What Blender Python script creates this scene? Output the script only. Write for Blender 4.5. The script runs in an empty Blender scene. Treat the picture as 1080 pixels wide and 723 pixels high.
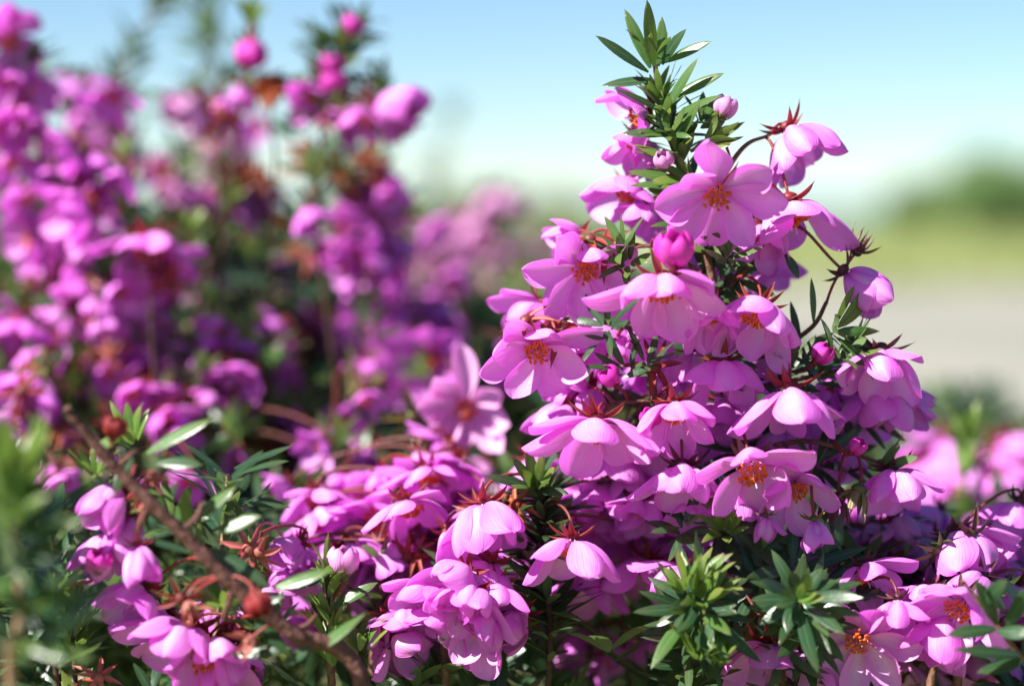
import bpy, math, random
import numpy as np
from mathutils import Vector, Matrix

random.seed(11)
rng = np.random.default_rng(11)
R = math.radians
scene = bpy.context.scene
col = scene.collection

# ------------------------------------------------------------------ camera
FPX = 2288.0                      # focal length in pixels of the 1080-wide photograph
HOR = 205.0                       # row of the horizon
PITCH = math.atan((361.5 - HOR) / FPX)
CAM = Vector((0, 0, 0.5))
RIGHT = Vector((1, 0, 0)); FWD = Vector((0, math.cos(PITCH), -math.sin(PITCH))); UP = Vector((0, math.sin(PITCH), math.cos(PITCH)))

def at(px, py, d):
    return CAM + FWD * d + RIGHT * ((px - 540) / FPX * d) + UP * ((361.5 - py) / FPX * d)

def vdir(v):
    return (RIGHT * v[0] + UP * v[1] - FWD * v[2]).normalized()

cam = bpy.data.cameras.new('camera')
camo = bpy.data.objects.new('camera', cam); col.objects.link(camo)
camo.location = CAM; camo.rotation_euler = (math.pi / 2 - PITCH, 0, 0)
cam.sensor_width = 36; cam.lens = 36 * FPX / 1080
cam.clip_start = 0.02; cam.clip_end = 20000
cam.dof.use_dof = True; cam.dof.focus_distance = 0.330
cam.dof.aperture_fstop = cam.lens / 9.6      # a 9.6 mm wide opening
cam.dof.aperture_blades = 0
scene.camera = camo

# ------------------------------------------------------------------ materials
def newmat(name):
    m = bpy.data.materials.new(name); m.use_nodes = True
    nt = m.node_tree; nt.nodes.clear()
    out = nt.nodes.new('ShaderNodeOutputMaterial')
    return m, nt, out

def N(nt, t, **kw):
    n = nt.nodes.new(t)
    for k, v in kw.items():
        if k.startswith('i_'):
            n.inputs[k[2:].replace('_', ' ')].default_value = v
        else:
            setattr(n, k, v)
    return n

def mixc(nt, fac, a, b, blend='MIX'):
    n = nt.nodes.new('ShaderNodeMix'); n.data_type = 'RGBA'; n.blend_type = blend
    for sock, v in ((n.inputs[0], fac), (n.inputs[6], a), (n.inputs[7], b)):
        if hasattr(v, 'is_output'): nt.links.new(v, sock)
        elif isinstance(v, (int, float)): sock.default_value = v
        else: sock.default_value = (*v, 1)
    return n.outputs[2]

def ramp(nt, src, stops):
    n = nt.nodes.new('ShaderNodeValToRGB')
    els = n.color_ramp.elements
    while len(els) < len(stops): els.new(0.5)
    for e, (p, c) in zip(els, stops):
        e.position = p; e.color = (*c, 1) if not isinstance(c, (int, float)) else (c, c, c, 1)
    nt.links.new(src, n.inputs[0])
    return n.outputs[0]

def math_n(nt, op, a, b=None):
    n = nt.nodes.new('ShaderNodeMath'); n.operation = op
    for i, v in enumerate((a, b)):
        if v is None: continue
        if hasattr(v, 'is_output'): nt.links.new(v, n.inputs[i])
        else: n.inputs[i].default_value = v
    return n.outputs[0]

def thin_shader(nt, out, colour, trans_colour, trans, rough, spec, bump=None, sheen=0.0):
    p = N(nt, 'ShaderNodeBsdfPrincipled')
    nt.links.new(colour, p.inputs['Base Color'])
    p.inputs['Roughness'].default_value = rough
    p.inputs['Specular IOR Level'].default_value = spec
    if sheen: p.inputs['Sheen Weight'].default_value = sheen
    t = N(nt, 'ShaderNodeBsdfTranslucent')
    nt.links.new(trans_colour, t.inputs['Color'])
    if bump is not None:
        nt.links.new(bump, p.inputs['Normal']); nt.links.new(bump, t.inputs['Normal'])
    mx = N(nt, 'ShaderNodeMixShader'); mx.inputs[0].default_value = trans
    nt.links.new(p.outputs[0], mx.inputs[1]); nt.links.new(t.outputs[0], mx.inputs[2])
    nt.links.new(mx.outputs[0], out.inputs[0])

def petal_material(name, a, b, pale, deep):
    """a, b: two hues single flowers vary between; pale: streak up the middle of each petal; deep: rim."""
    m, nt, out = newmat(name)
    oi = N(nt, 'ShaderNodeObjectInfo'); geo = N(nt, 'ShaderNodeNewGeometry')
    base = mixc(nt, oi.outputs['Random'], a, b)
    base = mixc(nt, math_n(nt, 'MULTIPLY', geo.outputs['Random Per Island'], 0.35), base, deep)
    uv = N(nt, 'ShaderNodeUVMap'); sep = N(nt, 'ShaderNodeSeparateXYZ')
    nt.links.new(uv.outputs[0], sep.inputs[0])
    s = math_n(nt, 'ABSOLUTE', math_n(nt, 'SUBTRACT', sep.outputs[0], 0.5))
    mid = ramp(nt, s, [(0.0, 1.0), (0.14, 0.7), (0.42, 0.0)])
    along = ramp(nt, sep.outputs[1], [(0.0, 0.55), (0.25, 0.85), (0.7, 0.6), (1.0, 0.05)])
    # veins that fan along the petal
    mp = N(nt, 'ShaderNodeMapping'); mp.inputs['Scale'].default_value = (9, 1.1, 1)
    nt.links.new(uv.outputs[0], mp.inputs[0])
    ns = N(nt, 'ShaderNodeTexNoise'); ns.inputs['Scale'].default_value = 2.6; ns.inputs['Detail'].default_value = 4
    nt.links.new(mp.outputs[0], ns.inputs[0])
    vein = ramp(nt, ns.outputs[0], [(0.35, 0.0), (0.65, 1.0)])
    f = math_n(nt, 'MULTIPLY', mid, along)
    f = math_n(nt, 'MULTIPLY', f, math_n(nt, 'ADD', math_n(nt, 'MULTIPLY', vein, 0.6), 0.4))
    f = math_n(nt, 'MULTIPLY', f, 0.9)
    c = mixc(nt, f, base, pale)
    c = mixc(nt, math_n(nt, 'MULTIPLY', vein, 0.30), c, deep)
    # blotches of deeper colour, and now and then a browned rim
    tx = N(nt, 'ShaderNodeTexCoord'); bl = N(nt, 'ShaderNodeTexNoise'); bl.inputs['Scale'].default_value = 260; bl.inputs['Detail'].default_value = 3
    nt.links.new(tx.outputs['Object'], bl.inputs[0])
    c = mixc(nt, math_n(nt, 'MULTIPLY', ramp(nt, bl.outputs[0], [(.42, 0.0), (.68, 1.0)]), .30), c, deep)
    rim = math_n(nt, 'MULTIPLY', ramp(nt, sep.outputs[1], [(.90, 0.0), (1.0, 1.0)]), ramp(nt, geo.outputs['Random Per Island'], [(.80, 0.0), (.95, .75)]))
    c = mixc(nt, rim, c, (.42, .17, .16))
    base_f = ramp(nt, sep.outputs[1], [(0.0, 0.8), (0.2, 0.0)])
    c = mixc(nt, base_f, c, deep)
    bp = N(nt, 'ShaderNodeBump'); bp.inputs['Strength'].default_value = 0.6; bp.inputs['Distance'].default_value = 0.0003
    nt.links.new(ns.outputs[0], bp.inputs['Height'])
    tc = mixc(nt, 0.6, c, deep)
    c = mixc(nt, math_n(nt, 'MULTIPLY', math_n(nt, 'SUBTRACT', 1.0, geo.outputs['Backfacing']), 0.22), c, pale)
    thin_shader(nt, out, c, tc, 0.40, 0.5, 0.40, bp.outputs[0], 0.0)
    return m

def leaf_material(name, dark, mid_c, under, trans=0.28, rough=0.31, tip=None, spec=0.5, glow=(0.22, 0.36, 0.03), aged=None):
    m, nt, out = newmat(name)
    geo = N(nt, 'ShaderNodeNewGeometry'); oi = N(nt, 'ShaderNodeObjectInfo')
    c = mixc(nt, geo.outputs['Random Per Island'], dark, mid_c)
    if aged: c = mixc(nt, ramp(nt, geo.outputs['Random Per Island'], [(.90, 0.0), (.97, .7)]), c, aged)
    uv = N(nt, 'ShaderNodeUVMap'); sep = N(nt, 'ShaderNodeSeparateXYZ'); nt.links.new(uv.outputs[0], sep.inputs[0])
    s = math_n(nt, 'ABSOLUTE', math_n(nt, 'SUBTRACT', sep.outputs[0], 0.5))
    rib = ramp(nt, s, [(0.0, 0.6), (0.07, 0.0)])
    c = mixc(nt, rib, c, under)
    if tip:
        c = mixc(nt, ramp(nt, sep.outputs[1], [(0.55, 0.0), (1.0, 0.8)]), c, tip)
    ns = N(nt, 'ShaderNodeTexNoise'); ns.inputs['Scale'].default_value = 900; ns.inputs['Detail'].default_value = 3
    tx = N(nt, 'ShaderNodeTexCoord'); nt.links.new(tx.outputs['Object'], ns.inputs[0])
    c = mixc(nt, math_n(nt, 'MULTIPLY', ns.outputs[0], 0.35), c, dark)
    c = mixc(nt, math_n(nt, 'MULTIPLY', geo.outputs['Backfacing'], 0.7), c, under)
    bp = N(nt, 'ShaderNodeBump'); bp.inputs['Strength'].default_value = 0.3; bp.inputs['Distance'].default_value = 0.0002
    nt.links.new(ns.outputs[0], bp.inputs['Height'])
    tc = mixc(nt, 0.5, c, glow)
    thin_shader(nt, out, c, tc, trans, rough, spec, bp.outputs[0])
    return m

def plain_material(name, c1, c2, scale=400, rough=0.55, spec=0.4, bump=0.3, dist=0.0004):
    m, nt, out = newmat(name)
    tx = N(nt, 'ShaderNodeTexCoord'); ns = N(nt, 'ShaderNodeTexNoise')
    ns.inputs['Scale'].default_value = scale; ns.inputs['Detail'].default_value = 5
    nt.links.new(tx.outputs['Object'], ns.inputs[0])
    c = mixc(nt, ramp(nt, ns.outputs[0], [(0.3, 0.0), (0.7, 1.0)]), c1, c2)
    p = N(nt, 'ShaderNodeBsdfPrincipled'); nt.links.new(c, p.inputs['Base Color'])
    p.inputs['Roughness'].default_value = rough; p.inputs['Specular IOR Level'].default_value = spec
    bp = N(nt, 'ShaderNodeBump'); bp.inputs['Strength'].default_value = bump; bp.inputs['Distance'].default_value = dist
    nt.links.new(ns.outputs[0], bp.inputs['Height']); nt.links.new(bp.outputs[0], p.inputs['Normal'])
    nt.links.new(p.outputs[0], out.inputs[0])
    return m

M = {}
M['pink'] = petal_material('pink_petal', (0.89, 0.30, 0.84), (0.84, 0.26, 0.85), (0.97, 0.82, 0.96), (0.76, 0.07, 0.70))
M['purple'] = petal_material('purple_petal', (0.78, 0.22, 0.79), (0.82, 0.22, 0.73), (0.92, 0.62, 0.92), (0.66, 0.05, 0.62))
M['pale'] = petal_material('pale_petal', (0.84, 0.42, 0.74), (0.80, 0.36, 0.72), (0.92, 0.72, 0.88), (0.72, 0.18, 0.60))
M['leaf'] = leaf_material('dark_leaf', (0.014, 0.046, 0.023), (0.034, 0.084, 0.032), (0.13, 0.19, 0.10), tip=(.06, .085, .03), aged=(.20, .19, .04))
M['young'] = leaf_material('young_leaf', (0.06, 0.14, 0.022), (0.13, 0.23, 0.035), (0.20, 0.30, 0.09), 0.35, 0.4, (.22, .17, .05), aged=(.30, .12, .05))
M['fresh'] = leaf_material('fresh_leaf', (0.035, 0.10, 0.025), (0.085, 0.165, 0.035), (0.15, 0.22, 0.10), 0.3, 0.33, (.11, .13, .04), aged=(.26, .22, .05))
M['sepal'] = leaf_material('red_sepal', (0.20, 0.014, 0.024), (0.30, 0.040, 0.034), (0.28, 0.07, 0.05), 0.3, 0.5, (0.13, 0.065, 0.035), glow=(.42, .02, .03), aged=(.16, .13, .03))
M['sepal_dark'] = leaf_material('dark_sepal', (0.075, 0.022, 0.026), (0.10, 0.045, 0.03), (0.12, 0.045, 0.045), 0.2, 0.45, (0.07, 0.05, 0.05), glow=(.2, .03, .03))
M['sepal_green'] = leaf_material('green_sepal', (0.09, 0.12, 0.025), (0.18, 0.10, 0.03), (0.22, 0.18, 0.08), 0.25, 0.45, (0.22, 0.07, 0.04))
M['spent'] = leaf_material('rusty_sepal', (0.27, 0.055, 0.02), (0.36, 0.10, 0.03), (0.36, 0.10, 0.05), 0.35, 0.5, (0.40, 0.05, 0.03), glow=(.5, .08, .02))
M['olive'] = leaf_material('olive_leaf', (.10, .13, .04), (.22, .17, .07), (.24, .20, .10), .3, .3)
M['pinkish'] = leaf_material('faded_pink_sepal', (0.42, 0.10, 0.10), (0.50, 0.16, 0.13), (0.5, 0.22, 0.18), 0.3, 0.5, (0.4, 0.2, 0.1), glow=(.5, .1, .1))
M['anther'] = plain_material('orange_anther', (0.62, 0.125, 0.006), (0.52, 0.07, 0.006), 2500, 0.6, 0.3)
M['filament'] = plain_material('pale_filament', (0.80, 0.55, 0.62), (0.72, 0.36, 0.50), 2500, 0.5, 0.3)
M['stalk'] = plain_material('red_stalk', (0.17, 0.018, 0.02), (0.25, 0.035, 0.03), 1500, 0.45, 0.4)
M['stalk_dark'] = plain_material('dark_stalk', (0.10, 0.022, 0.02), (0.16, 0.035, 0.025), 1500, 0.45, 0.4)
M['bark'] = plain_material('twig_bark', (0.09, 0.045, 0.03), (0.19, 0.10, 0.06), 900, 0.75, 0.25, 0.7, 0.0008)
M['bark_red'] = plain_material('reddish_twig_bark', (0.075, 0.03, 0.028), (0.16, 0.075, 0.06), 700, 0.8, 0.2, 0.9, 0.001)
M['bark_dark'] = plain_material('dark_twig_bark', (0.045, 0.026, 0.02), (0.09, 0.05, 0.035), 900, 0.8, 0.2, 0.7, 0.0008)
M['bark_pale'] = plain_material('pale_twig_bark', (0.20, 0.13, 0.08), (0.30, 0.19, 0.11), 900, 0.75, 0.25, 0.7, 0.0008)
M['red_bud'] = petal_material('scarlet_bud', (0.30, 0.010, 0.018), (0.26, 0.012, 0.02), (0.42, 0.06, 0.05), (0.16, 0.006, 0.01))
M['rusty_bud'] = petal_material('rusty_bud', (0.55, 0.10, 0.02), (0.50, 0.08, 0.02), (0.6, 0.2, 0.06), (0.40, 0.04, 0.01))
M['budskin'] = petal_material('bud_petal', (0.74, 0.04, 0.52), (0.70, 0.05, 0.50), (0.78, 0.16, 0.60), (0.55, 0.01, 0.34))

# ------------------------------------------------------------------ mesh building
class MB:
    def __init__(self): self.v = []; self.f = []; self.mi = []; self.uv = []; self.n = 0
    def add(self, verts, faces, uvs, mi=0):
        self.v.append(np.asarray(verts, float)); self.uv.append(np.asarray(uvs, float))
        self.f.append(np.asarray(faces, int) + self.n); self.mi += [mi] * len(faces)
        self.n += len(verts)
    def arrays(self):
        return np.concatenate(self.v), np.concatenate(self.f), np.concatenate(self.uv), np.asarray(self.mi)
    def mesh(self, name, mats):
        return mesh_from(name, *self.arrays(), mats)

def mesh_from(name, v, f, uv, mi, mats):
    me = bpy.data.meshes.new(name)
    nv, nf = len(v), len(f)
    me.vertices.add(nv); me.vertices.foreach_set('co', np.ascontiguousarray(v, dtype=np.float32).ravel())
    me.loops.add(nf * 4); me.loops.foreach_set('vertex_index', np.ascontiguousarray(f, dtype=np.int32).ravel())
    me.polygons.add(nf)
    me.polygons.foreach_set('loop_start', np.arange(nf, dtype=np.int32) * 4)
    me.polygons.foreach_set('loop_total', np.full(nf, 4, dtype=np.int32))
    me.polygons.foreach_set('material_index', np.asarray(mi, dtype=np.int32))
    me.polygons.foreach_set('use_smooth', np.ones(nf, dtype=bool))
    ul = me.uv_layers.new(name='UVMap')
    ul.data.foreach_set('uv', np.ascontiguousarray(uv[f.ravel()], dtype=np.float32).ravel())
    for m in mats: me.materials.append(m)
    me.update(calc_edges=True); me.validate(clean_customdata=False)
    return me

def grid_faces(nu, nv, wrap=False):
    F = []
    for i in range(nu - 1):
        for j in range(nv - (0 if wrap else 1)):
            j2 = (j + 1) % nv
            F.append((i * nv + j, i * nv + j2, (i + 1) * nv + j2, (i + 1) * nv + j))
    return np.array(F)

def blade(length, width, prof, phi, az, r0, z0, nu, nv, cup, fold=0.0, twist=0.0, ruffle=0.0, seed=0, sway=0.0, tip_round=0.12, notch=0.0):
    """A petal, sepal or leaf. phi: angle from +Z at points along t; az: its azimuth; prof: (t, half width)."""
    g = np.random.default_rng(seed)
    t = 1 - (1 - np.linspace(0, 1, nu)) ** 1.35; s = np.linspace(-1, 1, nv)
    ph = np.interp(t, np.linspace(0, 1, len(phi)), phi)
    dt = np.diff(t) * length
    phm = (ph[:-1] + ph[1:]) / 2
    rr = np.concatenate([[0], np.cumsum(np.sin(phm) * dt)]) + r0
    zz = np.concatenate([[0], np.cumsum(np.cos(phm) * dt)]) + z0
    w = np.interp(t, prof[0], prof[1]) * width / 2
    nr, nz = -np.cos(ph), np.sin(ph)          # inward / upward normal of the profile
    fr = g.uniform(0, 6.28, 3)
    V = np.zeros((nu, nv, 3)); UV = np.zeros((nu, nv, 2))
    for j, sj in enumerate(s):
        back = tip_round * length * (abs(sj) ** 2.2) * np.clip((t - 0.5) / 0.5, 0, 1) ** 1.5
        back = back + notch * length * max(0, 1 - abs(sj) * 4) * (t > 0.97)
        off = cup * (sj ** 2) * w + fold * abs(sj) * w
        off = off + ruffle * (t ** 2) * (np.sin(sj * 3.1 + fr[0]) + 0.6 * np.sin(sj * 6.3 + fr[1] + 3 * t))
        tw = twist * t
        r = rr - np.sin(ph) * back + nr * off
        z = zz - np.cos(ph) * back + nz * off
        lat = sj * w * np.cos(tw) + sway * t ** 2
        r = r + nr * sj * w * np.sin(tw); z = z + nz * sj * w * np.sin(tw)
        V[:, j, 0] = r * math.cos(az) - lat * math.sin(az)
        V[:, j, 1] = r * math.sin(az) + lat * math.cos(az)
        V[:, j, 2] = z
        UV[:, j, 0] = sj * 0.5 + 0.5; UV[:, j, 1] = t
    return V.reshape(-1, 3), grid_faces(nu, nv)[:, ::-1], UV.reshape(-1, 2)

def tube_arrays(pts, radii, sides=6, cap=True):
    pts = [Vector(p) for p in pts]; n = len(pts)
    V = []; UV = []
    ref = Vector((0.31, 0.77, 0.55)).normalized()
    for i, p in enumerate(pts):
        tan = (pts[min(i + 1, n - 1)] - pts[max(i - 1, 0)])
        if tan.length < 1e-9: tan = Vector((0, 0, 1))
        tan.normalize()
        a = tan.cross(ref)
        if a.length < 0.05: a = tan.cross(Vector((1, 0, 0)))
        a.normalize(); b = tan.cross(a)
        rad = radii[i] if hasattr(radii, '__len__') else radii
        for k in range(sides):
            th = 2 * math.pi * k / sides
            V.append(p + (a * math.cos(th) + b * math.sin(th)) * rad); UV.append((k / sides, i / (n - 1)))
    F = list(map(tuple, grid_faces(n, sides, True)))
    if cap and sides == 6:
        for o in (0, (n - 1) * sides):
            F += [(o, o + 1, o + 2, o + 3), (o, o + 3, o + 4, o + 5)]
    return np.array([tuple(v) for v in V]), np.array(F), np.array(UV)

def smooth_path(P, k=6):
    """Catmull-Rom through a list of Vectors."""
    P = [Vector(p) for p in P]
    if len(P) < 3: return [P[0].lerp(P[-1], i / k) for i in range(k + 1)]
    out = []
    Q = [P[0] * 2 - P[1]] + P + [P[-1] * 2 - P[-2]]
    for i in range(1, len(Q) - 2):
        p0, p1, p2, p3 = Q[i - 1:i + 3]
        for j in range(k):
            t = j / k
            out.append(0.5 * ((2 * p1) + (p2 - p0) * t + (2 * p0 - 5 * p1 + 4 * p2 - p3) * t * t + (3 * p1 - p0 - 3 * p2 + p3) * t ** 3))
    out.append(P[-1]); return out

def sphere_arrays(c, rx, ry, rz, nu=7, nv=8, rot=None):
    V = []; UV = []
    for i in range(nu):
        a = math.pi * (i + 0.02) / (nu - 0.96)
        for j in range(nv):
            b = 2 * math.pi * j / nv
            p = Vector((rx * math.sin(a) * math.cos(b), ry * math.sin(a) * math.sin(b), -rz * math.cos(a)))
            if rot is not None: p = rot @ p
            V.append(tuple(p + Vector(c))); UV.append((j / nv, i / (nu - 1)))
    return np.array(V), grid_faces(nu, nv, True), np.array(UV)

PETAL = ([0, .08, .2, .35, .5, .62, .74, .84, .92, .97, 1], [.20, .30, .48, .74, .92, 1.0, .985, .87, .68, .44, .10])
LEAF = ([0, .06, .2, .45, .65, .85, .95, 1], [.25, .4, .78, 1.0, .92, .6, .3, .05])
SEPAL = ([0, .15, .35, .6, .85, 1], [.7, .95, 1.0, .75, .34, .04])
MM = 0.001
PHI = {'o': (96, 82, 66, 55, 48), 'h': (94, 74, 54, 42, 34), 'b': (92, 64, 42, 30, 22), 'c': (70, 40, 16, 2, -18), 'w': (90, 78, 62, 54, 52)}

def petals_mesh(kind, seed, mat, nu=12, nv=9, down=None):
    g = np.random.default_rng(seed + 1000)
    mb = MB()
    n = {'c': 6, 'o': 8, 'w': 8}.get(kind) or int(g.choice([6, 7, 7, 8]))
    for k in range(n):
        inner = k % 2
        dphi = g.normal(0, 10) + (-5 if inner else 4)
        az = 2 * math.pi * k / n + g.normal(0, .1)
        if down is not None and kind != 'c':      # a nodding flower's upper petals fall forward, its lower ones hang
            u = -(math.cos(az) * down[0] + math.sin(az) * down[1])
            dphi += -17 * max(u, 0) + 3 * max(-u, 0)
        phi = [R(p + dphi * i / 2.0) for i, p in enumerate(PHI[kind])]
        L = 9.2 * MM * g.uniform(0.80, 1.10); W = 5.5 * MM * g.uniform(0.82, 1.14)
        if kind == 'c': W *= 1.1
        mb.add(*blade(L, W, PETAL, phi, az, 0.7 * MM, (0.35 if inner else 0.0) * MM, nu, nv,
                      cup=g.uniform(0.35, 0.8) * (1.4 if kind == 'c' else 1), fold=0.0, twist=g.normal(0, .2), ruffle=0.19 * MM * g.uniform(.3, 1.7),
                      seed=seed * 31 + k, sway=g.normal(0, .7) * MM, tip_round=0.0, notch=g.choice([0, 0, .012])))
    return mb.mesh('petals', [mat])

def calyx_mesh(seed, mat, spread=1.0, length=5.9):
    g = np.random.default_rng(seed + 2000); mb = MB()
    n = 7
    for k in range(n):
        a = g.normal(0, 13)
        phi = [R(p + a) for p in ((92, 98, 104, 108, 112) if spread > 0.5 else (70, 35, 15, 8, 4))]
        mb.add(*blade(length * MM * g.uniform(.8, 1.1), 1.05 * MM, SEPAL, phi, 2 * math.pi * k / n + g.normal(0, .15), 0.6 * MM, -0.55 * MM, 8, 5,
                      cup=0.35, fold=0.3, twist=g.normal(0, .3), seed=seed + k, sway=g.normal(0, .3) * MM))
    mb.add(*sphere_arrays((0, 0, -0.6 * MM), 1.15 * MM, 1.15 * MM, 0.85 * MM))
    return mb.mesh('calyx', [mat])

def stamens_mesh(seed, mats, n=34):
    g = np.random.default_rng(seed + 3000); mb = MB()
    for k in range(n):
        a = 2 * math.pi * k * 0.381966 + g.normal(0, .1)
        q = math.sqrt((k + .5) / n)
        r1 = 2.0 * MM * q * g.uniform(.85, 1.15); h = (2.7 - 0.7 * q) * MM * g.uniform(.85, 1.12)
        p0 = Vector((0.5 * r1 * math.cos(a), 0.5 * r1 * math.sin(a), 0.1 * MM)); p1 = Vector((r1 * math.cos(a), r1 * math.sin(a), h))
        pm = p0.lerp(p1, .5) + Vector((math.cos(a), math.sin(a), 0)) * 0.15 * MM
        mb.add(*tube_arrays([p0, pm, p1], 0.07 * MM, 4, False), mi=0)
        rot = Matrix.Rotation(g.uniform(0, 3), 3, 'Z') @ Matrix.Rotation(g.uniform(0.3, 1.4), 3, 'X')
        mb.add(*sphere_arrays(p1, .25 * MM, .25 * MM, .44 * MM, 5, 6, rot), mi=1)
    for k in (0, 1):
        a = k * math.pi + g.uniform(0, 1)
        mb.add(*tube_arrays([(0, 0, 0), (.3 * MM * math.cos(a), .3 * MM * math.sin(a), 2 * MM), (.9 * MM * math.cos(a), .9 * MM * math.sin(a), 3.8 * MM)], 0.08 * MM, 4, False), mi=0)
    return mb.mesh('stamens', mats)

def bud_mesh(seed, mat):
    g = np.random.default_rng(seed + 4000); mb = MB()
    for k in range(5):
        phi = [R(p) for p in (88, 48, 12, -22, -60)]
        mb.add(*blade(7.6 * MM, 5.0 * MM, PETAL, phi, 2 * math.pi * k / 5 + g.normal(0, .1), 0.6 * MM, 0, 10, 7, cup=0.75, fold=0.12, twist=0.3, seed=seed + k, tip_round=.0))
    return mb.mesh('bud_petals', [mat])

def whorl_arrays(kind, seed, nu=8, nv=5):
    g = np.random.default_rng(seed + 5000); mb = MB()
    n, L, W, e0, e1 = {'mature': (8, 9.6, 1.95, 55, 76), 'fresh': (9, 8.0, 1.7, 36, 60), 'young': (10, 6.2, 1.35, 18, 42), 'tip': (9, 12, 2.9, 14, 40), 'spiky': (8, 7.0, 1.3, 40, 60)}[kind]
    for k in range(n):
        e = g.uniform(e0, e1); c = g.uniform(-4, 16)
        phi = [R(v) for v in (e - 8, e, e + c, e + 2 * c)]
        mb.add(*blade(L * MM * g.uniform(.7, 1.1), W * MM * g.uniform(.85, 1.15), LEAF, phi, 2 * math.pi * k * (0.5 if k > 90 else 1) / n + g.normal(0, .22), 0.7 * MM, g.normal(0, .8) * MM, nu, nv,
                      cup=-0.28, fold=0.22, twist=g.normal(0, .35), seed=seed + k, sway=g.normal(0, .8) * MM, tip_round=0.03))
    return mb.arrays()

# ------------------------------------------------------------------ object helpers
def link(o):
    col.objects.link(o); return o

def child(name, me, parent, mat=None, label=None):
    o = bpy.data.objects.new(name, me); o.parent = parent
    if mat is not None: o.matrix_local = mat
    if label: o['label'] = label
    return link(o)

def frame(axis, roll=0.0):
    z = Vector(axis).normalized()
    x = z.orthogonal().normalized(); y = z.cross(x)
    return Matrix((x, y, z)).transposed() @ Matrix.Rotation(roll, 3, 'Z')

def trs(loc, rot, s):
    return Matrix.Translation(loc) @ rot.to_4x4() @ Matrix.Scale(s, 4)

_cache = {}
def cached(key, fn):
    if key not in _cache: _cache[key] = fn()
    return _cache[key]

LEAFMAT = {'mature': 'leaf', 'fresh': 'fresh', 'young': 'young', 'tip': 'fresh', 'spiky': 'leaf'}
def whorl_mesh(kind, var, matname=None):
    mk = matname or LEAFMAT[kind]
    def mk_mesh():
        v, f, uv, mi = whorl_arrays(kind, var * 17 + len(kind))
        return mesh_from('leaf_whorl', v, f, uv, mi, [M[mk]])
    return cached(('whorl', kind, var, mk), mk_mesh)

SUN_DIR = Vector((-0.64, -0.36, 0.68)).normalized()
heads = []
allpoints = []        # flower positions that shape the shrub's own leafy surface

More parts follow.
